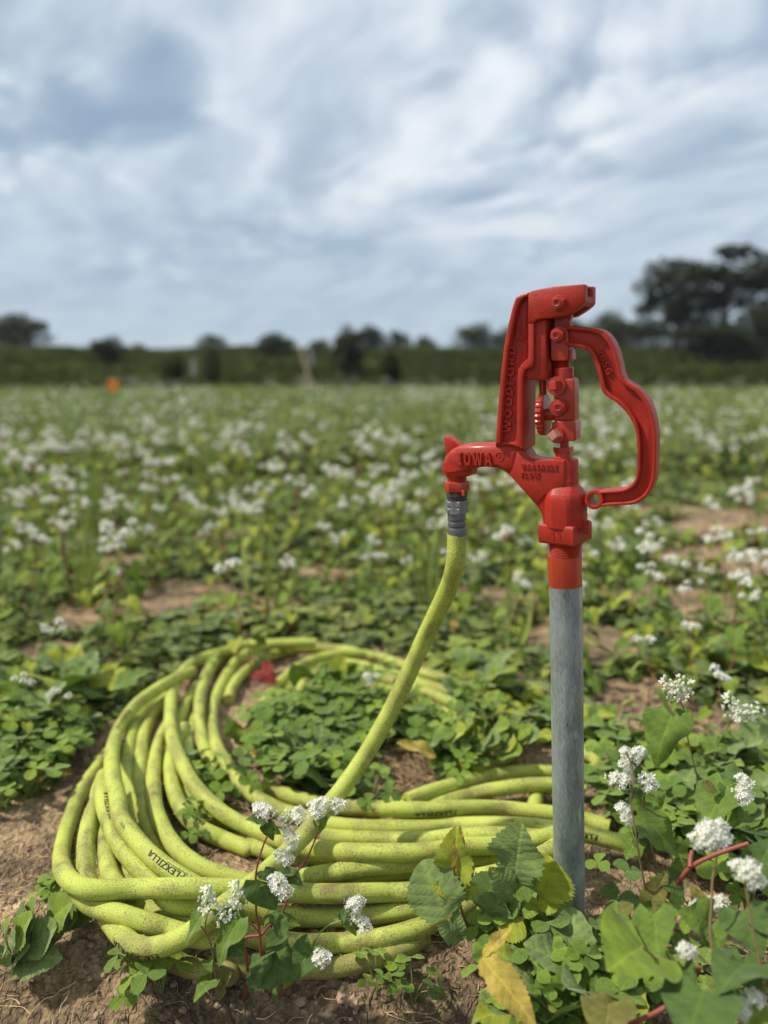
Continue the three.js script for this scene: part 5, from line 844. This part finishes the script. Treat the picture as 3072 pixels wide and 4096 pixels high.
// white flowering weeds of the field: a stem with heart leaves, branching under the heads
function fieldPlant(k) {
  const r = rng(300 + k), t = new THREE.Group(), H = 0.17 + r() * 0.13, stems = [], lean = V3((r() - 0.5) * 0.08, 0, (r() - 0.5) * 0.08);
  const at = s => V3(lean.x * s * s + 0.008 * Math.sin(s * 7 + k), H * s, lean.z * s * s + 0.008 * Math.cos(s * 6 + k));
  stems.push(tube([at(0), at(0.25), at(0.5), at(0.75), at(1)], s => lerp(0.0018, 0.0009, s), 12, 5, false));
  const mats = [LM.deep, LM.mid, LM.fresh, LM.mid, LM.fresh, LM.lime], n = 7 + Math.floor(r() * 4);
  for (let i = 0; i < n; i++) {
    const s = 0.06 + 0.84 * i / n, a = i * 2.5 + r(), p = at(s), pet = (0.035 + r() * 0.03) * (1 - 0.6 * s), q = p.clone().add(V3(Math.cos(a) * pet, pet * 0.35, Math.sin(a) * pet)), L = (0.036 + r() * 0.022) * (1 - 0.35 * s);
    stems.push(tube([p, p.clone().lerp(q, 0.5).add(V3(0, 0.003, 0)), q], 0.0007, 4, 4, false));
    const m = mesh('leaf', pick(GEO.heartLow, r()), mats[Math.floor(r() * 6)], t);
    place(m, q, q.clone().add(V3(Math.cos(a) * L, -L * (0.1 + r() * 0.5), Math.sin(a) * L)), V3((r() - 0.5) * 0.5, 1, (r() - 0.5) * 0.5), 1.05);
  }
  const top = at(1), nb = 3 + Math.floor(r() * 3);
  for (let i = 0; i < nb; i++) {
    const a = i * 2.2 + r(), o = 0.012 + r() * 0.024, e = top.clone().add(V3(Math.cos(a) * o, 0.012 + r() * 0.03, Math.sin(a) * o));
    stems.push(tube([top, top.clone().lerp(e, 0.5), e], 0.0007, 4, 4, false));
    const m = mesh('flower_head', HEADSLOW[i % 3], PETAL, t); m.position.copy(e); m.scale.setScalar(0.85 + r() * 0.55); m.rotation.y = r() * 6;
    if (r() < 0.4) { const m2 = mesh('flower_head', HEADSLOW[(i + 1) % 3], PETAL, t); m2.position.copy(e).add(V3((r() - 0.5) * 0.02, -0.008, (r() - 0.5) * 0.02)); m2.scale.setScalar(0.6 + r() * 0.4); }
  }
  mesh('stem', merge(stems), r() < 0.5 ? STEM.red : STEM.green, t);
  t.name = 'field_flower'; return t;
}
const fieldProto = [0, 1, 2, 3, 4, 5, 6, 7].map(fieldPlant);
const stand = (x, z) => 0.5 + 0.9 * fbm(x * 0.9 + 3, z * 0.9, 12, 3); // where they stand thick
{
  let made = 0, tries = 0; const taken = [];
  while (made < 290 && tries++ < 20000) {
    const z = made < 90 ? -lerp(1.3, 2.3, R6()) : -lerp(1.8, 4.3, Math.pow(R6(), 1.1)), x = (R6() * 2 - 1) * (-z * 0.54 + 0.05);
    if (R6() > stand(x, z) || bare(x, z) > 0.4 || nearHose(x, z, 0.07) || inner(x, z) < 1.8 || taken.some(p => Math.hypot(p[0] - x, p[1] - z) < 0.075)) continue;
    taken.push([x, z]);
    const side = x < -0.12 * z - 0.35 + 0.15 * z ? 'left of the rising hose' : x < -0.25 * z ? 'between the rising hose and the pipe' : 'right of the grey pipe', deep = z < -2.6 ? 'far' : 'nearer';
    sow(fieldProto, 'field_flower', `white flowering weed of the ${deep} field ${side}`, 'wildflower', `white flowering weeds, ${deep} field ${side}`, x, z, z > -2.4 ? 0.52 + R6() * 0.42 : 0.68 + R6() * 0.45, R6() * 6.3); made++;
  }
  // some placed where the photograph shows single clear heads
  for (const [u, v, d, lab] of [[945, 2240, 1.55, 'lone double headed white flower left of the rising hose'], [480, 2370, 1.9, 'broad white flower head left of the coil'], [90, 2860, 1.2, 'pair of white heads at the left edge above the soil'], [275, 2800, 1.25, 'single white head left of the outer loops'], [2620, 2560, 1.3, 'white head right of the grey pipe'], [2630, 2080, 1.6, 'flat white head below the handle end'], [2790, 2510, 1.35, 'tilted white head far right of the pipe'], [2820, 2770, 1.15, 'white head at right above the hooded leaf']]) {
    const p = atDepth(u, v, d), c = sow(fieldProto, 'field_flower', lab, 'wildflower', null, p.x, p.z, 1, R6() * 6); const h = new THREE.Box3().setFromObject(c); c.scale.setScalar(clamp((p.y - c.position.y + 0.01) / (h.max.y - h.min.y), 0.5, 1.5));
  }
}
// low leaves that cover the soil between them, and the flowers too far to tell apart
const tint = new THREE.Color(), mat4 = new THREE.Matrix4();
function scatter(name, label, geo, mat, spots, parent = scene) {
  const im = new THREE.InstancedMesh(geo, mat, spots.length); im.name = numbered(name);
  spots.forEach((s, i) => { mat4.compose(V3(s.x, s.y, s.z), new THREE.Quaternion().setFromEuler(new THREE.Euler(s.rx || 0, s.ry || 0, s.rz || 0)), V3(s.s, s.s * (s.sy || 1), s.s)); im.setMatrixAt(i, mat4); if (s.c) im.setColorAt(i, tint.setRGB(...s.c)); });
  im.castShadow = im.receiveShadow = true; tag(im, label, null, null, 'stuff'); parent.add(im); return im;
}
const COVER = phy({ color: lin(1, 1, 1), map: LEAFMAP, roughness: 0.92, transmission: 0.28, thickness: 0, side: THREE.DoubleSide, specularIntensity: 0.6 });
function tuft(seed, n, spread, tall, len, kinds) {
  const r = rng(seed), parts = [];
  for (let i = 0; i < n; i++) {
    const a = i * 2.4 + r(), o = spread * Math.sqrt(r()), h = tall * (0.15 + r() * 0.85) * (1 - 0.4 * o / spread), p = V3(Math.cos(a) * o, h, Math.sin(a) * o), L = len * (0.6 + r() * 0.7), m = new THREE.Object3D();
    place(m, p, p.clone().add(V3(Math.cos(a + r() - 0.5) * L, L * (0.35 - r() * 0.7), Math.sin(a + r() - 0.5) * L)), V3((r() - 0.5) * 0.9, 1, (r() - 0.5) * 0.9), 0.9 + r() * 0.3); m.updateMatrix();
    const g = pick(kinds, r()).clone().applyMatrix4(m.matrix); parts.push(flat(g));
  }
  return merge(parts);
}
const ovalLow = [leafGeo({ nT: 5, nW: 1, fold: 0.3, curl: 0.3, wave: 0.02, seed: 3, outer: t => 0.40 * Math.pow(Math.max(0, Math.sin(Math.pow(t, 1.2) * Math.PI)), 0.62) }), leafGeo({ nT: 9, nW: 1, fold: 0.25, curl: 0.4, wave: 0.1, seed: 9, outer: t => 0.3 * Math.sin(Math.pow(t, 0.9) * Math.PI) * (0.85 + saw(t, 5, 0.3)) })];
const tufts = [tuft(1, 22, 0.05, 0.06, 0.028, ovalLow), tuft(2, 16, 0.06, 0.07, 0.042, GEO.heartLow), tuft(3, 14, 0.05, 0.08, 0.055, [ovalLow[1], GEO.heartLow[0]]), tuft(4, 26, 0.06, 0.045, 0.02, [ovalLow[0]])];
const GREENS = [[0.19, 0.27, 0.05], [0.24, 0.33, 0.055], [0.30, 0.385, 0.06], [0.15, 0.22, 0.045], [0.22, 0.295, 0.10], [0.37, 0.41, 0.08], [0.26, 0.34, 0.055]], ODD = [[0.45, 0.33, 0.06], [0.36, 0.10, 0.05], [0.34, 0.32, 0.10]];
{
  const spots = [[], [], [], []];
  for (let i = 0; i < 90000; i++) {
    const far = i % 3 === 0, z = far ? -Math.sqrt(lerp(25, 17 * 17, R6())) : -Math.sqrt(lerp(0.55 * 0.55, 5.2 * 5.2, R6())), x = (R6() * 2 - 1) * (-z * 0.56 + 0.12), d = -z;
    const thick = 0.56 + 1.25 * fbm(x * 2.3, z * 2.3, 3, 3) - 0.9 * bare(x, z) + (d > 3 ? 0.2 : 0);
    if (R6() > thick) continue;
    if (d < 2 && (inner(x, z) < 1.25 || nearHose(x, z, z < -1.25 ? 0.055 : 0.062))) continue;
    if (d < 1.7 && R6() < lerp(0.45, 0.1, smooth(1.0, 1.7, d)) * smooth(-0.35, 0.15, fbm(x * 7, z * 7, 61, 2))) continue;
    if (z > -0.86 && (x < 0.12 || R6() < 0.55)) continue; // the trodden soil in front
    if (z > -0.95 && Math.hypot(x - baseP.x, z - baseP.z) < 0.06) continue;
        const odd = R6() < 0.035, c = odd ? pick(ODD, R6()) : pick(GREENS, R6()), b = 0.8 + R6() * 0.4, s = (0.6 + R6() * 0.7) * (d > 5 ? 1.3 : d < 1.5 ? 0.5 : lerp(0.52, 0.75, (d - 1.5) / 3.5));
    spots[Math.floor(R6() * 4)].push({ x, y: groundY(x, z) - 0.004, z, s, ry: R6() * 6.3, rx: (R6() - 0.5) * 0.3, rz: (R6() - 0.5) * 0.3, c: c.map(v => v * b) });
  }
  spots.forEach((s, i) => scatter('ground_cover', 'low green leaves covering the soil of the field', tufts[i], COVER, s));
}
{ // thin grass standing up between the weeds
  const blades = [1, 2].map(k => { const r = rng(k * 5), l = []; for (let i = 0; i < 14; i++) { const g = GEO.blade[0].clone(), m = new THREE.Object3D(), a = r() * 6.3, h = 0.05 + r() * 0.11; place(m, V3(Math.cos(a) * 0.012, 0, Math.sin(a) * 0.012), V3(Math.cos(a) * h * 0.6, h, Math.sin(a) * h * 0.6), V3(Math.cos(a), 0.4, Math.sin(a))); m.updateMatrix(); l.push(flat(g.applyMatrix4(m.matrix))); } return merge(l); }), s = [[], []];
  for (let i = 0; i < 1000; i++) { const z = -Math.sqrt(lerp(1.5 * 1.5, 15 * 15, R6())), x = (R6() * 2 - 1) * (-z * 0.56 + 0.1), t = fbm(x * 0.7 + 4, z * 0.7, 41, 3); if (R6() > 0.35 + 1.6 * t || nearHose(x, z, 0.08) || inner(x, z) < 1.4) continue; const b = 0.8 + R6() * 0.5; s[i % 2].push({ x, y: groundY(x, z), z, s: 0.7 + R6() * 0.8, ry: R6() * 6, c: [0.32 * b, 0.41 * b, 0.09 * b] }); }
  blades.forEach((g, i) => scatter('grass', 'thin pale green grass between the weeds', g, COVER, s[i]));
}
{ // the far part of the flower field
  const leafy = [11, 12, 13].map(k => { const g = tuft(k, 40, 0.08, 0.28, 0.032, [GEO.heartLow[k % 3], ovalLow[0], ovalLow[1]]); return g; });
  const bloom = [21, 22, 23].map(k => { const r = rng(k), l = []; for (let i = 0; i < 4; i++) { const g = HEADSLOW[i % 3].clone(); const a = i * 2.4, o = 0.07 * Math.sqrt(r()); g.scale(1.0, 1.0, 1.0); g.translate(Math.cos(a) * o, 0.27 + r() * 0.10, Math.sin(a) * o); l.push(g); } return merge(l); });
  const gs = [[], [], []], bs = [[], [], []];
  for (let i = 0; i < 17000; i++) {
    const z = -Math.sqrt(lerp(4.1 * 4.1, 15.5 * 15.5, R6())), x = (R6() * 2 - 1) * (-z * 0.56 + 0.2), dark = fbm(x * 0.45 + 7, z * 0.45, 5, 3);
    if (R6() > stand(x, z) * 0.9 + 0.25 || bare(x, z) > 0.5) continue;
    const k = Math.floor(R6() * 3), b = 0.8 + R6() * 0.4, s = { x, y: groundY(x, z), z, s: 0.75 + R6() * 0.5 + (z < -11 ? 0.15 : 0), ry: R6() * 6.3, c: pick(GREENS, R6()).map(v => v * b) };
    gs[k].push(s);
    if (R6() < lerp(0.19, 0.05, smooth(-5, -12, z)) * (0.75 + 1.8 * fbm(x * 0.8, z * 0.8, 31, 3)) - 0.6 * Math.max(0, dark)) bs[k].push({ ...s, c: null });
  }
  leafy.forEach((g, i) => scatter('field_leaves', 'green leaves of the distant flower field', g, COVER, gs[i]));
  bloom.forEach((g, i) => scatter('field_blossom', 'white blossom dotting the distant flower field', g, PETAL, bs[i]));
}
// soil crumbs, rootlets and dry straw
{
  const cg = [1, 2, 3].map(k => { const g = new THREE.IcosahedronGeometry(1, 1), p = g.attributes.position; for (let i = 0; i < p.count; i++) { const f = 0.75 + 0.5 * nz(p.getX(i) * 1.3 + k * 5, p.getY(i) * 1.3, p.getZ(i) * 1.3); p.setXYZ(i, p.getX(i) * f, p.getY(i) * f * 0.7, p.getZ(i) * f); } g.computeVertexNormals(); return g; });
  const soil = std({ color: lin(0.27, 0.195, 0.13), roughness: 1 });
  cg.forEach((g, k) => { const s = []; for (let i = 0; i < 2600; i++) { const z = -lerp(0.5, 1.7, Math.pow(R6(), 1.4)), x = (R6() * 2 - 1) * (-z * 0.54 + 0.1); if (fbm(x * 6, z * 6, 8, 2) < -0.05) continue; const b = 0.6 + R6() * 0.7, q = 0.0012 + Math.pow(R6(), 4) * 0.008; s.push({ x, y: groundY(x, z) + groundDetail(x, z) + q * 0.2, z, s: q, ry: R6() * 6, c: [b, b * 0.97, b * 0.93] }); } scatter('soil_crumbs', 'loose brown crumbs of soil', g, soil, s); });
  const fib = [1, 2, 3, 4].map(k => { const r = rng(k * 91), p = []; let x = 0, y = 0, a = 0; for (let i = 0; i < 7; i++) { p.push(V3(x, 0.03 + 0.06 * r(), y)); a += (r() - 0.5) * 1.3; x += 0.16 * Math.cos(a); y += 0.16 * Math.sin(a); } return tube(p, t => 0.014 * (1 - t * 0.6), 14, 4, false); });
  const straw = std({ color: lin(0.48, 0.37, 0.22), roughness: 0.9 });
  const dry = foot('B', 1420, 1290);
  fib.forEach((g, k) => {
    const s = [], d = [];
    for (let i = 0; i < 260; i++) { const z = -lerp(0.52, 1.0, R6()), x = (R6() * 2 - 1) * 0.5; const b = 0.6 + R6() * 0.8; s.push({ x, y: groundY(x, z) + groundDetail(x, z) - 0.001, z, s: 0.015 + R6() * 0.04, ry: R6() * 6.3, c: [b, b * 0.92, b * 0.8] }); }
    for (let i = 0; i < 95; i++) { const a = R6() * 6.3, o = 0.085 * Math.sqrt(R6()), x = dry.x + Math.cos(a) * o * 1.15, z = dry.z + Math.sin(a) * o, b = 0.35 + R6() * 0.6; d.push({ x, y: groundY(x, z) + R6() * 0.012, z, s: 0.03 + R6() * 0.05, ry: R6() * 6.3, rz: (R6() - 0.5) * 0.9, rx: (R6() - 0.5) * 0.9, c: [b, b * 0.9, b * 0.78] }); }
    scatter('rootlets', 'fine dry rootlets lying on the soil', g, straw, s); scatter('dry_grass', 'patch of dry dead grass inside the coil', g, straw, d);
  });
}
// ------------------------------------------------------------------ far slope, trees and markers
const R7 = rng(777);
const D = 3072 / 1659; // the photograph seen 1659 wide
const farPoint = (u, v, dist) => { const d = ray(u * D, v * D); return d.multiplyScalar(dist / -d.z).add(camera.position); };
function leafMass(seed, n, size, lobes) { // many small leaf faces through a crown made of uneven lobes
  const r = rng(seed), pos = [], nor = [], idx = [], col = [];
  for (let i = 0; i < n; i++) {
    const [cx, cy, cz, rx, ry] = lobes[Math.floor(r() * lobes.length)];
    const a = r() * 6.283, c = r() * 2 - 1, s = Math.sqrt(1 - c * c), k = Math.pow(r(), 0.38) * (0.85 + 0.3 * nz(Math.cos(a) * 2 + seed, c * 2, Math.sin(a) * 2));
    const p = V3(cx + Math.cos(a) * s * rx * k, cy + c * ry * k, cz + Math.sin(a) * s * rx * k), q = new THREE.Quaternion().setFromEuler(new THREE.Euler((r() - 0.5) * 2.2, r() * 6.3, (r() - 0.5) * 2.2)), L = size * (0.6 + r() * 0.8), b = pos.length / 3;
    const n3 = V3(0, 1, 0).applyQuaternion(q);
    for (const [x, z] of [[0, -1], [0.55, 0], [0, 1], [-0.55, 0]]) { const w = V3(x * L, 0, z * L).applyQuaternion(q).add(p); pos.push(w.x, w.y, w.z); nor.push(n3.x, n3.y, n3.z); const g = 0.75 + r() * 0.5; col.push(g, g, g); }
    idx.push(b, b + 1, b + 2, b, b + 2, b + 3);
  }
  const g = new THREE.BufferGeometry();
  g.setAttribute('position', new THREE.Float32BufferAttribute(pos, 3)); g.setAttribute('normal', new THREE.Float32BufferAttribute(nor, 3)); g.setAttribute('color', new THREE.Float32BufferAttribute(col, 3)); g.setIndex(idx);
  return g;
}
const foliage = (r, g, b) => phy({ color: lin(r, g, b), vertexColors: true, roughness: 0.95, transmission: 0.32, thickness: 0, side: THREE.DoubleSide });
const FOL = [foliage(0.17, 0.215, 0.085), foliage(0.20, 0.255, 0.09), foliage(0.23, 0.30, 0.09), foliage(0.15, 0.185, 0.085), foliage(0.30, 0.38, 0.15)];
const BARK = std({ color: lin(0.10, 0.075, 0.055), roughness: 0.95 });
const crowns = [0, 1, 2, 3].map(k => { const r = rng(50 + k), l = []; const n = 13 + k * 3; for (let i = 0; i < n; i++) { const a = i * 2.4, o = 0.33 * Math.sqrt((i + 0.3) / n), y = 0.24 + 0.52 * r() * (1.15 - o); l.push([Math.cos(a) * o, y, Math.sin(a) * o, 0.14 + r() * 0.12, 0.11 + r() * 0.10]); } l.push([0.03, 0.74, 0, 0.20, 0.17], [-0.1, 0.64, 0.05, 0.22, 0.17], [0, 0.4, 0, 0.3, 0.24]); return leafMass(60 + k, 5200, 0.024, l); });
for (const [k, n] of [[4, 15], [5, 9]]) { const r = rng(150 + k), l = [[0, 0.5, 0, 0.16, 0.12], [-0.22, 0.36, 0, 0.2, 0.14], [0.25, 0.4, 0, 0.2, 0.16], [0.02, 0.25, 0, 0.4, 0.16]]; for (let i = 0; i < n; i++) { const a = i * 2.4 + r(), o = 0.42 * Math.sqrt((i + 0.3) / n); l.push([Math.cos(a) * o, 0.42 + 0.5 * (1 - o * 1.1) * (0.4 + 0.6 * r()), Math.sin(a) * o, 0.11 + r() * 0.09, 0.08 + r() * 0.07]); } crowns.push(leafMass(160 + k, 6500, 0.02, l)); }
const trunks = [0, 1].map(k => { const r = rng(80 + k), l = [tube([V3(0, -0.03, 0), V3(0.01, 0.15, 0.01), V3(-0.01, 0.4, 0), V3(0.01, 0.7, 0)], t => lerp(0.028, 0.01, t), 12, 7)]; for (let i = 0; i < 5; i++) { const a = i * 2.4 + k, y = 0.2 + i * 0.07; l.push(tube([V3(0, y, 0), V3(Math.cos(a) * 0.1, y + 0.1, Math.sin(a) * 0.1), V3(Math.cos(a) * 0.24, y + 0.22, Math.sin(a) * 0.24)], t => lerp(0.012, 0.004, t), 6, 5)); } return merge(l); });
function tree(u, top, wide, dist, k, m, label, name = 'tree', category = 'tree') {
  const p = farPoint(u, top, dist), y0 = groundY(p.x, p.z), t = thing(name, label, category, V3(p.x, y0, p.z)), H = Math.max(0.6, p.y - y0), W = wide / 1661 * dist;
  const c = mesh('crown', crowns[k % 6], FOL[m], t), b = mesh('trunk', trunks[k % 2], BARK, t);
  for (const q of [c, b]) { q.scale.set(W * 1.25, H * 1.03, W * 1.25); q.rotation.y = k * 1.3; }
  if (name !== 'tree' || wide < 125) { c.position.y = -H * 0.22; c.scale.y = H * 1.24; }
  return t;
}
tree(28, 664, 150, 60, 0, 3, 'broad dark tree at the left end of the skyline');
tree(232, 716, 78, 34, 1, 3, 'small round dark tree left, alone before the slope');
tree(298, 736, 50, 75, 2, 1, 'low tree tip on the skyline right of the small round tree');
tree(455, 715, 66, 66, 3, 0, 'tree on the skyline left of the wide dark bush');
tree(590, 706, 104, 38, 0, 3, 'wide dark bush in the middle of the slope', 'bush', 'bush');
tree(692, 724, 50, 70, 1, 0, 'smallest skyline tree right of the wide bush');
tree(800, 690, 64, 55, 2, 3, 'round topped dark tree in the middle of the skyline');
tree(858, 706, 60, 62, 3, 1, 'skyline tree directly right of the round topped one');
tree(915, 714, 60, 70, 0, 1, 'low skyline tree left of the pump spout horn');
tree(1030, 684, 92, 60, 1, 0, 'skyline tree close to the left side of the pump column');
tree(1120, 690, 110, 66, 2, 1, 'tree hidden mostly behind the red pump column');
tree(1240, 676, 110, 62, 3, 0, 'tree seen behind the linkage of the pump');
tree(1318, 652, 120, 58, 0, 1, 'tree directly right of the pump hood');
tree(1388, 668, 90, 64, 1, 1, 'tree in the dip right of the hood');
tree(1470, 606, 165, 46, 5, 3, 'tall dark tree left of the highest one at the right');
tree(1580, 522, 330, 44, 4, 0, 'highest and widest tree, at the right of the skyline');
tree(1650, 640, 170, 36, 0, 3, 'dense dark tree at the right edge below the highest crown');
tree(1540, 690, 190, 34, 1, 3, 'low dark tree under the highest crown');
tree(752, 682, 66, 26, 2, 4, 'pale feathery young tree left of the round topped tree', 'young_tree', 'tree');
tree(372, 752, 52, 17, 1, 4, 'pale green young shrub in the field left of centre', 'shrub', 'shrub');
tree(455, 740, 40, 22, 3, 4, 'thin pale shrub before the wide bush', 'shrub', 'shrub');
tree(845, 745, 46, 20, 2, 2, 'mid green shrub behind the flowers in the middle', 'shrub', 'shrub');
{ // scrub over the slope
  const clumps = [1, 2, 3].map(k => leafMass(20 + k, 260, 0.075, [[0, 0.25, 0, 0.5, 0.34], [0.3, 0.2, 0.1, 0.35, 0.28], [-0.25, 0.3, -0.15, 0.3, 0.3]]));
  const m = foliage(1, 1, 1), spots = [[], [], []];
  for (let i = 0; i < 16000; i++) {
    const z = -Math.exp(lerp(Math.log(15.6), Math.log(125), R7())), x = (R7() * 2 - 1) * (-z * 0.58 + 1), n = fbm(x * 0.09, z * 0.09, 3, 3), b = 0.75 + R7() * 0.5 + n * 0.5, c = pick([[0.20, 0.265, 0.075], [0.23, 0.29, 0.08], [0.17, 0.225, 0.07], [0.26, 0.32, 0.095]], R7());
    spots[i % 3].push({ x, y: groundY(x, z) - 0.05, z, s: (0.45 + R7() * 0.5) * clamp(-z / 30, 0.6, 1.9), sy: (z > -24 ? 0.6 : 0.7) * (0.8 + n), ry: R7() * 6, c: c.map(v => v * b) });
  }
  clumps.forEach((g, i) => scatter('scrub', 'dark green scrub covering the slope beyond the flower field', g, m, spots[i]));
}
{ // tree guards: pale tubes with a stake and a sprig on top
  const tubeM = std({ color: lin(0.33, 0.36, 0.32), roughness: 0.7 }), wood = std({ color: lin(0.42, 0.32, 0.21), roughness: 0.9 });
  const guard = new THREE.Group(); guard.name = 'tree_guard';
  const shellG = new THREE.CylinderGeometry(0.04, 0.045, 0.75, 14, 1, true).translate(0, 0.375, 0), rimG = new THREE.TorusGeometry(0.041, 0.006, 6, 16).rotateX(Math.PI / 2).translate(0, 0.75, 0);
  mesh('tube', merge([shellG, rimG]), tubeM, guard); mesh('stake', new RoundedBoxGeometry(0.03, 0.95, 0.03, 2, 0.004).translate(0.075, 0.46, 0), wood, guard); mesh('sapling', leafMass(5, 60, 0.035, [[0, 0.86, 0, 0.08, 0.12]]), FOL[4], guard);
  const spots = [[416, 774, 24, 'before the small round tree near the flag'], [740, 728, 30, 'left of centre on the slope'], [672, 755, 30, 'behind the leaning stake']];
  spots.forEach(([u, v, d, w], i) => { const p = farPoint(u, v, d), c = i ? guard.clone() : guard; c.name = numbered('tree_guard'); c.position.set(p.x, groundY(p.x, p.z), p.z); c.rotation.y = i; const H = clamp((p.y - c.position.y) / 0.75, 0.7, 1.25); c.scale.set(1.1, H, 1.1); tag(c, `pale plastic tree guard tube ${w}`, 'tree guard', 'tree guards on the slope'); scene.add(c); });
  // leaning stake and orange flag at the edge of the flowers
  const a = farPoint(684, 832, 13), b = farPoint(662, 744, 13.2), st = thing('wooden_stake', 'tan wooden stake leaning at the far edge of the flowers', 'stake', V3(a.x, groundY(a.x, a.z), a.z));
  const L = a.distanceTo(b) + 0.3, sg = new RoundedBoxGeometry(0.07, L, 0.05, 2, 0.006).translate(0, L / 2 - 0.02, 0), tip = new THREE.ConeGeometry(0.03, 0.05, 4).translate(0, L, 0);
  const sm = mesh('shaft', sg, wood, st); mesh('tip', tip, wood, sm); st.rotation.z = Math.atan2(a.x - b.x, b.y - a.y);
  const f = farPoint(241, 832, 11.5), fl = thing('marker_flag', 'small orange marker flag among the far flowers at left', 'flag', V3(f.x, groundY(f.x, f.z), f.z)), fy = f.y - groundY(f.x, f.z);
  mesh('post', tube([V3(-0.07, 0, 0), V3(-0.07, fy * 0.6, 0), V3(-0.065, fy + 0.30, 0)], 0.006, 8, 6), std({ color: lin(0.06, 0.04, 0.03), roughness: 0.8 }), fl);
  const cloth = new THREE.PlaneGeometry(0.16, 0.17, 12, 8), cpz = cloth.attributes.position; for (let i = 0; i < cpz.count; i++) cpz.setZ(i, 0.02 * Math.sin(cpz.getX(i) * 40) * (cpz.getX(i) + 0.08) / 0.16); cloth.computeVertexNormals(); cloth.translate(0.012, fy, 0);
  mesh('cloth', cloth, phy({ color: lin(0.95, 0.28, 0.03), roughness: 0.9, transmission: 0.3, thickness: 0, side: THREE.DoubleSide }), fl);
}
shade(scene);
renderer.render(scene, camera);
